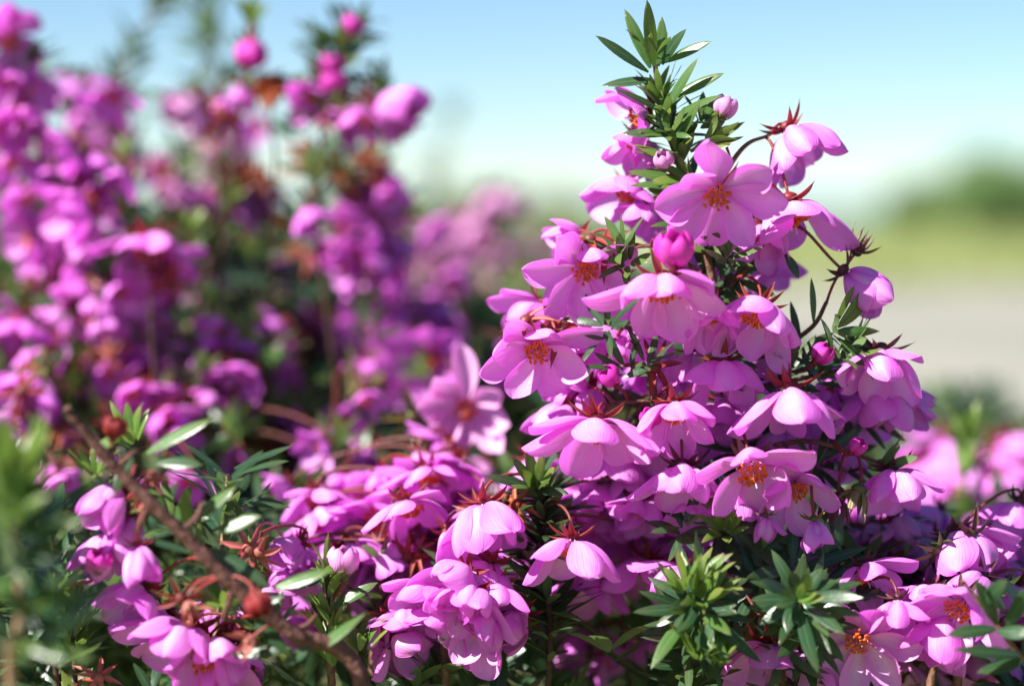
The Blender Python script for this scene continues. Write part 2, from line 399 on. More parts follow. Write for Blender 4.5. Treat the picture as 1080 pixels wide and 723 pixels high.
SHOOTS = []
class Shoot:
    """One shoot of the shrub: an Empty on the ground, its stem, side twigs, leaf whorls, flowers, buds."""
    def __init__(self, name, label, line,  group='flowering shoots of the pink shrub', cat='flowering shoot', petal='pink', r=0.9, sepal='sepal', bark='bark', lean=(0, 0.03), stalk='stalk', fine=False):
        self.petal, self.sepal, self.stalk, self.bark = petal, sepal, stalk, bark
        self.fine = fine; SHOOTS.append(self)
        if not fine: r *= .62; bark = 'bark_dark' if bark == 'bark' else bark
        top = [at(*p) for p in line]
        base = top[-1]
        g = Vector((base.x + lean[0], base.y + lean[1], 0.0))
        if base.z > 0.05:
            top = top + [base.lerp(g, .12) + Vector((random.uniform(-.006, .006), random.uniform(-.006, .006), 0)), base.lerp(g, .35) + Vector((random.uniform(-.012, .012), random.uniform(-.006, .012), 0)), base.lerp(g, .7) + Vector((random.uniform(-.01, .01), random.uniform(-.01, .01), 0)), g]
        self.root = bpy.data.objects.new(name, None); self.root.empty_display_size = 0.02
        self.root.location = g; link(self.root)
        self.root['label'] = label; self.root['category'] = cat; self.root['group'] = group
        self.g = g
        self.path = smooth_path(top, 7)
        n = len(self.path)
        rad = [r * MM * (0.42 + (1.1 if fine else .75) * (i / n) ** 0.9) * (1 + (.28 if i % 6 == 0 else 0) + random.uniform(-.07, .07)) for i in range(n)]
        mb = MB(); mb.add(*tube_arrays([p - g for p in self.path], rad, 6))
        child('stem', mb.mesh('stem', [M[bark]]), self.root)
        self.lines = [self.path]
        self.nlead = len(smooth_path(top, 7))
    def twig(self, line, r=0.5):
        P = smooth_path([at(*p) for p in line], 6)
        start = min(self.path, key=lambda q: (q - P[0]).length)
        P = smooth_path([start] + P[1:], 3) if len(P) > 2 else P
        mb = MB(); mb.add(*tube_arrays([p - self.g for p in P], [r * MM * (1 - .45 * i / len(P)) for i in range(len(P))], 6))
        child('twig', mb.mesh('twig', [M[self.bark]]), self.root)
        self.lines.append(P)
    def nearest(self, p, lo=0.0):
        return min((q for l in self.lines for q in l), key=lambda q: (q - p).length + 0.35 * max(0.0, q.z - p.z - 0.002))
    def stalk_from(self, p, axis, reach=5 * MM, r=0.25):
        s = self.nearest(p - axis * reach)
        d = (p - s).length
        c1 = s + (p - s).normalized() * d * .3 + Vector((0, 0, 1)) * min(d * .25, .006)
        c2 = p - axis * min(reach, max(d * .45, .0015))
        pts = []
        for i in range(11):
            t = i / 10
            pts.append(s * (1 - t) ** 3 + c1 * 3 * t * (1 - t) ** 2 + c2 * 3 * t * t * (1 - t) + p * t ** 3)
        return pts, r
    def flower(self, px, py, d, axis=None, size=1.0, kind='b', petal=None, sepal=None, label=None, fine=None, seed=None, stalk=True):
        a = vdir(axis if axis is not None else (random.uniform(-.45, .45), -.75, random.uniform(.2, .7)))
        seed = seed if seed is not None else random.randrange(5)
        fine = self.fine if fine is None else fine
        pm = petal or self.petal
        openk = {'o': .2, 'w': .3, 'h': .42, 'b': .55, 'c': .6}[kind]
        p = at(px, py, d) - a * 9.6 * MM * size * openk * 0.85
        allpoints.append(p.copy()); heads.append((px, py, d, size))
        nu, nv = (16, 11) if fine else (10, 7)
        rot = frame(a, random.uniform(0, 6.28))
        if fine: me = petals_mesh(kind, random.randrange(9999), M[pm], nu, nv, rot.transposed() @ Vector((0, 0, -1)))
        else: me = cached(('petals', kind, seed, pm, nu), lambda: petals_mesh(kind, seed, M[pm], nu, nv))
        f = child('flower', me, self.root, trs(p - self.g, rot, size), label)
        sp = sepal or self.sepal
        I = Matrix.Identity(4)
        child('calyx', cached(('calyx', seed % 4, sp), lambda: calyx_mesh(seed % 4, M[sp], 1.0, 4.3)), f, Matrix.Rotation(random.uniform(0, 6), 4, 'Z'))
        if kind != 'c':
            child('stamens', cached(('stamens', seed % 3), lambda: stamens_mesh(seed % 3, [M['filament'], M['anther']])), f, I.copy())
        if stalk:
            pts, r = self.stalk_from(p - a * .6 * MM * size, a)
            inv = trs(p - self.g, rot, size).inverted()
            mb = MB(); mb.add(*tube_arrays([inv @ (q - self.g) for q in pts], [(r * MM * (1.15 - .25 * i / 10)) / size for i in range(11)], 6))
            child('flower_stalk', mb.mesh('flower_stalk', [M[self.stalk]]), f)
        return f
    def bud(self, px, py, d, axis=(0, .9, .2), size=.7, skin='budskin', sepal=None, label=None):
        a = vdir(axis); p = at(px, py, d) - a * 3.0 * MM * size
        sp = sepal or self.sepal
        rot = frame(a, random.uniform(0, 6))
        b = child('flower_bud', cached(('bud', skin), lambda: bud_mesh(1, M[skin])), self.root, trs(p - self.g, rot, size), label)
        child('calyx', cached(('ccalyx', sp), lambda: calyx_mesh(9, M[sp], 0.0, 4.6)), b)
        pts, r = self.stalk_from(p, a); inv = trs(p - self.g, rot, size).inverted()
        mb = MB(); mb.add(*tube_arrays([inv @ (q - self.g) for q in pts], r * MM / size, 6))
        child('flower_stalk', mb.mesh('flower_stalk', [M[self.stalk]]), b)
    def spent(self, px, py, d, axis=(0, -.3, .5), size=1.0, mat='spent', label=None, closed=False):
        a = vdir(axis); p = at(px, py, d); rot = frame(a, random.uniform(0, 6))
        c = child('spent_calyx', cached(('spent', mat, closed), lambda: calyx_mesh(12, M[mat], 0.0 if closed else 1.0, 5.4)), self.root, trs(p - self.g, rot, size), label)
        pts, r = self.stalk_from(p, a); inv = trs(p - self.g, rot, size).inverted()
        mb = MB(); mb.add(*tube_arrays([inv @ (q - self.g) for q in pts], r * MM / size, 6))
        child('flower_stalk', mb.mesh('flower_stalk', [M[self.stalk]]), c)
    def whorl(self, px, py, d, kind='mature', size=1.0, axis=(0, 1, .1), mat=None, snap=False):
        p = at(px, py, d)
        if snap: p = self.nearest(p)
        child('leaf_whorl', whorl_mesh(kind, random.randrange(5), mat), self.root, trs(p - self.g, frame(vdir(axis), random.uniform(0, 6.28)), size))
    def whorls_along(self, t0, t1, n, kind='mature', size=1.0, jitter=.15, mat=None, li=0, depth_limit=None):
        P = self.lines[li]
        for i in range(n):
            q = (t0 + (t1 - t0) * (i + random.uniform(.2, .8)) / n) * (len(P) - 1)
            a = int(q); b = min(a + 1, len(P) - 1)
            p = P[a].lerp(P[b], q - a); ax = (P[max(a - 1, 0)] - P[min(b + 1, len(P) - 1)]).normalized()
            ax = (ax + Vector((random.gauss(0, .25), random.gauss(0, .25), random.gauss(0, .2)))).normalized()
            child('leaf_whorl', whorl_mesh(kind, random.randrange(5), mat), self.root, trs(p - self.g, frame(ax, random.uniform(0, 6.28)), size * random.uniform(.8, 1.15)))
    def leaf(self, b, t, d, width=3.0, mat='leaf', dt=None, roll=0.0, label=None):
        """One leaf from pixel b to pixel t (its tip at depth dt)."""
        p = at(b[0], b[1], d); q = at(t[0], t[1], dt if dt is not None else d)
        L = (q - p).length; z = (q - p).normalized()
        y = (-FWD - z * (-FWD).dot(z)).normalized(); width *= .72; y = (y + Vector((0, 0, .8))).normalized(); y = (y - z * y.dot(z)).normalized()
        x = z.cross(y)
        rot = Matrix((x, y, z)).transposed() @ Matrix.Rotation(roll, 3, 'Z')
        g = np.random.default_rng(int(px_hash(b)))
        mb = MB(); mb.add(*blade(L, width * MM, LEAF, [R(v) for v in (-6, 0, 4, 12)], math.pi / 2 * -1, 0, 0, 10, 7, cup=-.28, fold=.22, twist=g.normal(0, .2), seed=int(px_hash(b)), sway=g.normal(0, .6) * MM, tip_round=.03))
        child('leaf', mb.mesh('leaf', [M[mat]]), self.root, trs(p - self.g, rot, 1.0), label)

def px_hash(b): return (b[0] * 73 + b[1] * 151) % 9973




SKY_STRENGTH = 0.05
EXPOSURE = 1.52
# ------------------------------------------------------------------ the tall shoot in focus
S = Shoot('flowering_shoot', 'tall upright shoot in sharp focus, crowded with pink flowers up to a bare leafy tip',
          [(690, 62, .336), (697, 110, .336), (712, 160, .337), (732, 225, .338), (752, 300, .339), (768, 380, .340), (780, 460, .341), (788, 540, .343), (792, 640, .345)], r=.95, fine=True, lean=(.01, .04))
S.twig([(735, 235, .338), (780, 160, .338), (812, 142, .338)], .5)
S.twig([(756, 315, .339), (800, 270, .342), (840, 232, .338)], .5)
S.twig([(770, 392, .340), (815, 372, .340), (856, 345, .338), (872, 318, .337)], .55)
S.twig([(772, 415, .340), (840, 400, .342), (905, 385, .338), (924, 372, .336)], .5)
S.twig([(752, 300, .339), (700, 262, .338), (655, 262, .338)], .5)
S.twig([(766, 372, .340), (690, 352, .339), (610, 335, .338), (580, 338, .338)], .5)
S.twig([(778, 445, .341), (710, 425, .338), (652, 425, .335), (632, 438, .334)], .5)
S.twig([(782, 480, .341), (850, 465, .338), (920, 485, .339), (945, 500, .339)], .5)
# traced flowers: x, y, depth, facing (right, up, towards the viewer), size, openness
for i, (x, y, d, a, s, k) in enumerate([
    (662, 128, .340, (-.80, -.30, .15), .95, 'h'), (668, 168, .342, (-.35, -.85, .35), .9, 'b'),
    (655, 212, .345, (-.45, -.60, .45), 1.0, 'h'),
    (757, 207, .324, (-.10, -.62, .76), 1.15, 'o'), (850, 163, .338, (.45, -.72, .30), 1.12, 'b'),
    (842, 250, .333, (.18, -.93, .28), 1.28, 'b'), (618, 286, .333, (.12, -.50, .85), 1.05, 'o'),
    (702, 320, .321, (.10, -.84, .48), 1.22, 'h'), (566, 370, .332, (-.05, -.52, .84), 1.08, 'o'),
    (616, 372, .344, (.25, -.80, .30), 1.05, 'b'), (552, 338, .347, (-.55, -.55, .25), .9, 'b'),
    (598, 262, .345, (-.7, -.45, .3), .95, 'h'), (748, 352, .329, (.1, -.88, .40), .85, 'b'),
    (795, 345, .327, (-.25, -.78, .50), 1.12, 'h'), (918, 309, .335, (.72, -.62, .12), 1.02, 'c'),
    (930, 402, .333, (-.04, -.90, .35), 1.10, 'b'), (930, 440, .342, (.22, -.86, .30), 1.22, 'h'),
    (766, 412, .331, (.05, -.86, .45), 1.08, 'b'), (836, 448, .326, (.02, -.93, .30), 1.25, 'b'),
    (796, 508, .324, (.08, -.68, .70), 1.15, 'h'), (842, 524, .328, (.08, -.58, .78), .95, 'h'),
    (948, 526, .336, (.12, -.88, .36), 1.05, 'b'), (628, 470, .328, (-.08, -.90, .34), 1.22, 'h'),
    (610, 428, .344, (-.45, -.68, .30), .85, 'b'), (714, 455, .327, (.05, -.86, .44), 1.05, 'b'),
    (722, 522, .329, (.02, -.86, .45), 1.05, 'b'), (674, 520, .348, (.10, -.90, .30), 1.0, 'b'),
    (712, 560, .351, (.10, -.90, .30), .95, 'b'), (655, 382, .360, (-.3, -.6, .5), 1.0, 'b'),
    (745, 292, .351, (.2, -.8, .3), .9, 'b'), (690, 402, .357, (0, -.8, .4), 1.0, 'b'), (812, 296, .352, (.3, -.8, .2), .9, 'b'),
    (868, 470, .351, (.1, -.85, .4), 1.05, 'b'), (880, 420, .353, (.1, -.85, .4), .9, 'b'), (660, 480, .352, (0, -.85, .4), .95, 'b'), (640, 312, .345, (-.3, -.8, .3), .9, 'b'), (676, 236, .343, (-.4, -.7, .3), .75, 'b'), (735, 398, .343, (.1, -.9, .3), .95, 'b'), (796, 398, .343, (-.1, -.9, .3), .9, 'b'), (588, 452, .343, (-.4, -.8, .3), .9, 'b'), (648, 505, .345, (-.2, -.9, .3), 1.0, 'b'), (758, 452, .338, (-.1, -.9, .35), 1.0, 'b'), (822, 482, .344, (0, -.9, .3), .95, 'b'), (886, 496, .346, (.2, -.9, .3), .9, 'b'), (690, 478, .340, (.1, -.9, .3), .95, 'b'), (738, 548, .336, (0, -.9, .4), .9, 'b'), (645, 540, .349, (-.2, -.9, .3), 1.0, 'b'), (585, 398, .347, (-.3, -.8, .3), .9, 'b'), (682, 362, .345, (-.1, -.9, .3), .8, 'b'), (800, 262, .335, (-.3, -.8, .4), .8, 'b'), (772, 542, .335, (-.1, -.9, .35), .85, 'b'), (905, 402, .345, (-.4, -.8, .3), .85, 'b'), (958, 432, .345, (.5, -.8, .2), .85, 'b'),
    (770, 470, .349, (0, -.85, .4), .95, 'b'), (700, 505, .352, (0, -.85, .4), .9, 'b')]):
    lab = {14: 'half closed flower bending away on an arched dark stalk', 3: 'wide open pink flower showing a ring of orange anthers'}.get(i)
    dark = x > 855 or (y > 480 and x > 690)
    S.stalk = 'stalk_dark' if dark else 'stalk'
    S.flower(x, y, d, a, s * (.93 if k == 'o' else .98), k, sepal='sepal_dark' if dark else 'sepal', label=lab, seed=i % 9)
S.stalk = 'stalk'
S.flower(861, 570, .328, (.1, -.97, .1), .62, 'c', sepal='sepal_green', label='small drooping flower hanging under its sepals')
S.flower(808, 560, .330, (0, -.95, .1), .45, 'c', sepal='sepal_green')
S.bud(711, 262, .318, (-.1, .8, .35), .95, label='round magenta bud not yet open')
S.bud(765, 112, .335, (.35, .9, 0), .62, skin='pale', sepal='sepal_green')
S.bud(700, 168, .333, (-.3, .6, .4), .5, skin='pale', sepal='sepal_green')
for x, y, a in ((642, 396, (-.5, .6, .4)), (868, 372, (.6, .7, .3)), (730, 300, (0, .7, .6)), (686, 440, (-.2, .7, .6)), (905, 470, (.5, .6, .4))): S.bud(x, y, .331, a, random.uniform(.4, .6), skin=random.choice(('budskin', 'pink')))
S.spent(905, 262, .337, (.5, .8, 0), .9, 'sepal_dark', closed=True)
S.spent(905, 520, .332, (-.3, -.9, .2), 1.1, 'sepal_green', closed=True)
S.spent(883, 530, .335, (-.1, -.9, .2), 1.2, 'sepal_dark', closed=True)
for x, y, a in ((622, 248, (-.1, .7, .4)), (640, 262, (-.3, .3, .7)), (552, 335, (-.4, .6, .4)), (590, 352, (.1, .3, .7)), (690, 385, (0, .4, .7))):
    S.spent(x, y, .334, a, 1.05, 'sepal')
# leaves of the bare tip, traced one by one
for b, t, w, m in (((690, 70), (679, 1), 3.0, 'fresh'), ((686, 72), (657, 9), 2.8, 'fresh'), ((694, 70), (704, 18), 2.6, 'fresh'), ((698, 68), (719, 27), 2.8, 'leaf'),
                   ((684, 76), (628, 40), 2.8, 'leaf'), ((688, 84), (634, 90), 3.0, 'leaf'), ((700, 66), (750, 44), 2.6, 'fresh'), ((706, 104), (764, 78), 2.8, 'fresh'), ((700, 118), (648, 92), 2.8, 'leaf'),
                   ((706, 142), (655, 139), 2.8, 'leaf'), ((712, 122), (760, 100), 2.4, 'fresh'), ((722, 172), (668, 158), 2.6, 'young'), ((720, 190), (662, 182), 2.8, 'fresh'), ((722, 194), (664, 196), 2.4, 'fresh'),
                   ((728, 160), (789, 131), 2.8, 'young'), ((730, 168), (772, 150), 2.2, 'young'), ((700, 120), (735, 60), 2.4, 'fresh'), ((700, 140), (690, 98), 2.4, 'leaf'), ((712, 150), (740, 110), 2.4, 'fresh')):
    S.leaf(b, t, .335, w, m, dt=.332 + random.uniform(-.004, .005))
S.whorl(690, 66, .336, 'young', 1.0, (0, 1, .1))
S.whorl(700, 120, .336, 'fresh', .8, (0, 1, .2)); S.whorl(715, 160, .336, 'young', 1.0, (.1, .9, .3)); S.whorl(726, 190, .334, 'young', .9, (-.6, .3, .6))
S.whorl(745, 150, .334, 'young', 1.0, (.6, .6, .3)); S.whorl(705, 143, .334, 'fresh', .7, (-.2, .5, .8)); S.whorl(740, 130, .336, 'fresh', .8, (.4, .8, .2))
for x, y, d, k, s, a in ((880, 348, .332, 'fresh', .95, (.75, .2, .5)), (896, 366, .334, 'fresh', .8, (.9, .1, .3)), (882, 378, .333, 'fresh', .9, (.4, .6, .5)), (776, 292, .342, 'mature', 1.0, (.1, .3, .9)), (752, 262, .345, 'mature', 1.0, (.2, .5, .7)),
                         (768, 272, .335, 'fresh', .7, (.2, .5, .8)), (640, 345, .333, 'mature', .8, (-.6, .4, .6)), (660, 388, .333, 'spiky', .9, (-.4, .5, .7)), (682, 382, .331, 'spiky', .9, (.1, .8, .5)), (655, 262, .333, 'fresh', .8, (-.5, .5, .6)),
                         (662, 278, .333, 'fresh', .7, (-.2, .2, .9)), (840, 378, .338, 'mature', .9, (.3, .6, .6)), (858, 400, .338, 'spiky', 1.0, (.4, .5, .6)), (812, 400, .340, 'mature', .9, (.1, .8, .5)), (835, 385, .335, 'spiky', 1.0, (0, .9, .4)), (862, 490, .340, 'mature', .9, (.5, .3, .7)),
                         (885, 485, .343, 'mature', .9, (.6, .5, .5)), (780, 478, .345, 'mature', .9, (0, .5, .8)), (690, 430, .345, 'mature', .9, (-.3, .5, .7)), (935, 490, .338, 'fresh', .8, (.9, .3, .2)), (760, 555, .338, 'mature', 1.0, (-.1, .3, .9)),
                         (800, 585, .340, 'mature', 1.0, (0, .4, .9)), (765, 562, .33, 'young', .9, (-.2, .4, .8)), (742, 330, .344, 'mature', 1.0, (0, .6, .7)), (725, 240, .340, 'fresh', .8, (-.2, .6, .7)), (790, 230, .344, 'mature', .9, (.4, .6, .5)), (745, 235, .333, 'fresh', .6, (0, .1, 1)), (900, 440, .350, 'mature', .9, (.5, .4, .6)), (640, 430, .345, 'spiky', .9, (-.4, .6, .6))):
    S.whorl(x, y, d, k, s, a)
S.leaf((645, 352), (617, 358), .331, 2.6, 'leaf'); S.leaf((858, 340), (858, 292), .335, 1.4, 'fresh'); S.leaf((690, 385), (655, 398), .329, 2.0, 'leaf'); S.leaf((828, 268), (846, 292), .335, 2.4, 'leaf')
S.whorls_along(.12, .5, 12, 'mature', .85); S.whorls_along(.05, .13, 3, 'fresh', .6); S.whorls_along(.06, .14, 3, 'young', .9)

# ------------------------------------------------------------------ shoots around the foot of the tall one
def mk(label, line, fl=(), buds=(), spents=(), name='flowering_shoot', n=4, wk='mature', ws=.9, d=.4, **kw):
    s = Shoot(name, label, [(p + (d,)) if len(p) == 2 else p for p in line], **kw)
    for f in fl:
        x, y, k, sz = f[:4]; sz = sz * (.92 if d < .39 or len(f) > 5 else .74)
        dd = f[4] if len(f) > 4 else d
        s.flower(x, y, dd + random.uniform(-.006, .006), f[5] if len(f) > 5 else (random.uniform(-.75, .6), random.uniform(-.95, -.25), random.uniform(.1, .75)), sz, k if k != 'b' else random.choice('bbbh'))
    for b in buds: s.bud(b[0], b[1], d - .004, *b[2:])
    for b in spents: s.spent(b[0], b[1], d - .004, (random.uniform(-.6, .6), random.uniform(-.5, .7), .5), b[2] if len(b) > 2 else 1.0, 'spent' if len(b) < 4 else b[3])
    if n: s.whorls_along(.0, .5, n, wk, ws)
    if d > .38 and len(fl) > 2:      # a few more small blossoms, spent sepals and leaf tips among the traced ones
        for _ in range(1):
            q = random.choice(fl); s.flower(q[0] + random.gauss(0, 22), q[1] + random.uniform(2, 38), d + random.uniform(0, .02), (random.uniform(-.7, .7), random.uniform(-.9, -.1), random.uniform(.2, .8)), random.uniform(.45, .75), random.choice('bhcc'))
        for _ in range(3):
            q = random.choice(fl); s.spent(q[0] + random.gauss(0, 20), q[1] + random.uniform(-22, 25), d + random.uniform(-.006, .01), (random.uniform(-.6, .6), random.uniform(-.5, .7), .5), random.uniform(.8, 1.2), random.choice(('sepal', 'spent', 'sepal_green', 'sepal')))
        s.whorls_along(.04, .45, 9, 'mature', 1.15)
        for _ in range(6):
            q = random.choice(fl); s.whorl(q[0] + random.gauss(0, 25), q[1] + random.uniform(-18, 45), d + random.uniform(-.004, .014), random.choice(('young', 'fresh', 'mature')), random.uniform(.8, 1.2), (random.uniform(-.6, .6), .8, .4))
    return s

R_ = dict(petal='pink', sepal='sepal_dark', stalk='stalk_dark')
s = mk('short shoot with pale pink blossoms just below the tall shoot, right of its foot', [(925, 560), (930, 600), (925, 680)],
       [(903, 576, 'b', .7), (930, 572, 'b', .8), (953, 568, 'b', .85, .35, (.3, -.7, .5)), (910, 592, 'c', .7)], d=.352, petal='pale', spents=[(935, 590), (915, 600)], fine=True)
s.leaf((955, 585), (962, 548), .345, 2.0, 'young')
s = mk('shoot bearing one large nodding mauve flower under withered brown sepals at the right', [(1002, 572), (1000, 610), (985, 690)],
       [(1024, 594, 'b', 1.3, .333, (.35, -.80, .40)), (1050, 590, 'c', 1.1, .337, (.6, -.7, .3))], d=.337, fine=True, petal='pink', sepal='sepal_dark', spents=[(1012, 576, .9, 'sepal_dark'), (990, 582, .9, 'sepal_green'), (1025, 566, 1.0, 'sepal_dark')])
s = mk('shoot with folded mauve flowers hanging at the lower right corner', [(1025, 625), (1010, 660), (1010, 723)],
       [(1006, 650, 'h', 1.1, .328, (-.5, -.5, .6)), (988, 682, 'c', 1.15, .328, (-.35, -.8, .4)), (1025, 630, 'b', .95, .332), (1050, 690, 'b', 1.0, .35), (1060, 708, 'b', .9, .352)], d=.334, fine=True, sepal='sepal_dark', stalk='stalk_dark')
s = mk('low shoot with an open pale mauve flower facing out beside the dark leaf rosette', [(900, 630), (892, 680), (890, 740)],
       [(905, 676, 'o', 1.08, .325, (-.25, -.25, .9)), (918, 615, 'h', .95, .338, (.3, -.7, .5)), (880, 650, 'b', .9, .342), (870, 700, 'c', .9, .34)], d=.338, fine=True, petal='pink', sepal='sepal_dark')
s = mk('low shoot with bright pink flowers at the bottom edge below the leaf rosettes', [(822, 690), (825, 723)],
       [(806, 712, 'b', 1.2, .326, (-.1, -.8, .5)), (842, 716, 'b', 1.1, .33), (870, 724, 'b', .9, .334)], d=.33, fine=True)
s = Shoot('leafy_shoot', 'dark green rosette of long pointed leaves facing out below the tall shoot', [(845, 632, .318), (846, 660, .325), (840, 723, .335)], group='leafy shoots without flowers', cat='leafy shoot', fine=True, r=.6, bark='bark_dark')
s.whorls_along(.1, .45, 9, 'mature', .9)
for t in ((910, 624), (792, 632), (800, 655), (822, 662), (853, 709), (890, 668), (868, 598), (836, 600), (805, 612), (878, 650), (855, 605), (880, 606), (820, 640)):
    s.leaf((843 + (t[0] - 843) * .12, 632 + (t[1] - 632) * .12), t, .318, 3.0, 'leaf', dt=.316 + random.uniform(-.008, .004))
for t in ((868, 632), (862, 626), (850, 618)): s.leaf((842, 632), t, .316, 2.4, 'young', dt=.312)
s.whorl(843, 632, .321, 'mature', .9, (0, .3, .9)); s.whorl(846, 650, .328, 'mature', 1.0, (.2, .5, .8))
s.whorl(838, 600, .335, 'mature', 1.1, (.2, .5, .8)); s.whorl(870, 610, .338, 'mature', 1.1, (.2, .5, .8)); s.whorl(800, 610, .338, 'mature', 1.1, (-.2, .5, .8))
s = Shoot('leafy_shoot', 'shoot with pale yellow green young tips and drooping dark leaves below the tall shoot', [(735, 622, .320), (733, 650, .325), (725, 723, .335)], group='leafy shoots without flowers', cat='leafy shoot', fine=True, r=.6, bark='bark_dark')
s.whorls_along(.06, .45, 12, 'mature', .9)
for t, m in (((669, 647), 'leaf'), ((717, 672), 'fresh'), ((681, 700), 'fresh'), ((790, 690), 'leaf'), ((802, 700), 'leaf'), ((770, 668), 'fresh'), ((745, 700), 'leaf'), ((775, 640), 'leaf'), ((760, 700), 'fresh')):
    s.leaf((734 + (t[0] - 734) * .15, 640 + (t[1] - 640) * .15), t, .321, 3.0, m, dt=.317 + random.uniform(-.006, .004))
for x, y, a in ((722, 622, (-.3, .8, .4)), (752, 622, (.5, .7, .4)), (738, 632, (0, .4, .9)), (740, 612, (.2, .9, .3)), (735, 690, (0, .7, .5)), (757, 700, (0, .8, .5))):
    s.whorl(x, y, .319, 'young', .9, a)
s = Shoot('leafy_shoot', 'dark stem with long glossy leaves reaching in from the right edge', [(1015, 612, .312), (1045, 650, .313), (1075, 690, .314), (1110, 735, .316)], group='leafy shoots without flowers', cat='leafy shoot', r=.6, fine=True)
for b, t in (((1052, 658), (1032, 609)), ((1062, 660), (1090, 612)), ((1050, 662), (1000, 670)), ((1052, 665), (1090, 668)), ((1075, 690), (1010, 688)), ((1060, 640), (1040, 625)), ((1085, 640), (1052, 610)), ((1078, 695), (1035, 715)), ((1080, 690), (1100, 650)), ((1035, 638), (1060, 610))):
    s.leaf(b, t, .313, 3.2, 'leaf', dt=.310 + random.uniform(-.005, .004))
mk('shoot with softly blurred bright pink flowers behind, at the right edge by the path', [(1035, 480), (1032, 530), (1030, 600)],
   [(1022, 517, 'b', 1.5, .45, (.2, -.8, .5)), (1045, 532, 'b', 1.2), (1003, 526, 'b', 1.2), (1040, 505, 'b', .9)], d=.45, n=6, wk='fresh')
mk('farther shoot cut by the right edge with one pink flower in front of the path', [(1080, 470), (1078, 520), (1075, 600)],
   [(1070, 490, 'b', 1.5, .47, (.1, -.8, .5)), (1082, 508, 'b', 1.3), (1085, 540, 'b', 1.2)], d=.47, n=4)
s = mk('blurred yellow green leafy tip standing against the grey path', [(1020, 450), (1018, 490), (1015, 560)], name='leafy_shoot', cat='leafy shoot', group='leafy shoots without flowers', d=.415, n=6, wk='young', ws=1.3)
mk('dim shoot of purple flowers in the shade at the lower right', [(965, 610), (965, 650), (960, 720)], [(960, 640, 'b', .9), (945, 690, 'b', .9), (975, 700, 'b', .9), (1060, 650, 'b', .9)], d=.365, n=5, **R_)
mk('short shoot with rosy flowers in the shade under the left side of the tall shoot', [(745, 570), (748, 620), (745, 700)], [(746, 582, 'b', .9), (735, 600, 'h', .8), (760, 600, 'c', .8), (690, 565, 'b', .9)], d=.362, n=4, spents=[(742, 590), (725, 585), (738, 575)])
mk('blurred pink cluster hanging left of the foot of the tall shoot', [(655, 535), (658, 570), (655, 650)], [(640, 556, 'b', 1.1), (668, 560, 'b', 1.0), (690, 588, 'b', 1.1), (660, 604, 'b', 1.0), (640, 585, 'b', .9), (700, 540, 'b', .9), (710, 600, 'c', .9)], d=.366, n=4)
mk('blurred shoot with two rows of pink bells behind the leafy-tipped crisp bell', [(612, 520), (618, 570), (615, 650)], [(612, 545, 'b', 1.0), (628, 552, 'b', .9), (598, 585, 'b', .9), (622, 590, 'b', .9), (595, 535, 'b', .8)], d=.378, n=5)
mk('dim pink flowers low at the bottom edge under the middle cluster', [(622, 660), (622, 700)], [(623, 688, 'b', 1.05), (650, 700, 'b', .8), (600, 690, 'c', .8), (680, 690, 'b', .8)], d=.372, n=5)

# middle of the bottom
s = mk('shoot with one large crisp pink bell under orange sepals, topped by a leafy tip', [(565, 505), (574, 545), (566, 600), (580, 680)],
       [(514, 567, 'b', 1.28, .331, (.10, -.88, .40)), (540, 600, 'b', .9, .345), (480, 580, 'c', .8, .34)], d=.339, fine=True, r=.6, bark='bark_dark', spents=[(542, 530, .9), (528, 537, .8, 'sepal'), (505, 540, .9, 'sepal')])
for t, m in (((541, 482), 'leaf'), ((512, 500), 'leaf'), ((556, 470), 'fresh'), ((585, 492), 'young'), ((600, 520), 'leaf'), ((552, 495), 'young'), ((572, 480), 'young')):
    s.leaf((565, 515), t, .336, 2.6, m, dt=.332)
s.whorls_along(0.02, .45, 22, 'mature', .85)
s = mk('dense round cluster of soft pink flowers at the bottom, centre', [(480, 600), (478, 650), (470, 720)],
       [(470, 622, 'b', 1.15, .332), (503, 622, 'b', 1.1, .332), (488, 648, 'b', 1.1, .33), (520, 645, 'b', 1.0, .336), (440, 640, 'b', 1.0, .334), (430, 668, 'b', .95, .334), (462, 668, 'b', 1.0, .334), (500, 672, 'b', 1.0, .334), (434, 686, 'b', .9, .336), (408, 670, 'b', .95, .34), (535, 665, 'c', .9, .338), (420, 695, 'b', .9, .342)], d=.338, fine=True, n=3)
mk('smaller pink cluster left of the dense round one at the bottom', [(400, 570), (402, 610), (395, 680)], [(397, 602, 'b', 1.2), (372, 598, 'b', .9), (418, 598, 'b', 1.0), (390, 628, 'b', .9), (440, 600, 'h', .8)], d=.347, n=3, fine=True, spents=[(430, 590, .9, 'sepal'), (440, 582, .8, 'sepal')])
mk('row of out of focus pink flowers above the bottom clusters', [(440, 490), (430, 540), (425, 620)],
   [(391, 556, 'b', 1.15), (441, 528, 'b', 1.15), (470, 514, 'b', 1.1), (344, 561, 'b', 1.0), (404, 518, 'b', 1.0), (425, 556, 'b', 1.0), (370, 552, 'b', .9), (466, 540, 'b', .9), (490, 530, 'b', .8), (358, 585, 'b', .8)], d=.361, n=4, spents=[(430, 560, .9, 'sepal'), (452, 545, .9, 'sepal')])
s = mk('pair of fresh green leafy tips beside the woody twig at the lower left', [(345, 600), (348, 650), (350, 723)], name='leafy_shoot', cat='leafy shoot', group='leafy shoots without flowers', d=.335, n=7, wk='young', ws=1.1, fine=True)
s.whorl(378, 690, .333, 'young', 1.1, (0, .9, .3)); s.leaf((352, 640), (398, 612), .333, 2.6, 'fresh'); s.leaf((340, 610), (300, 620), .333, 2.6, 'leaf')
s.bud(362, 590, .334, (0, 1, .1), .8, skin='pale', sepal='sepal_green')

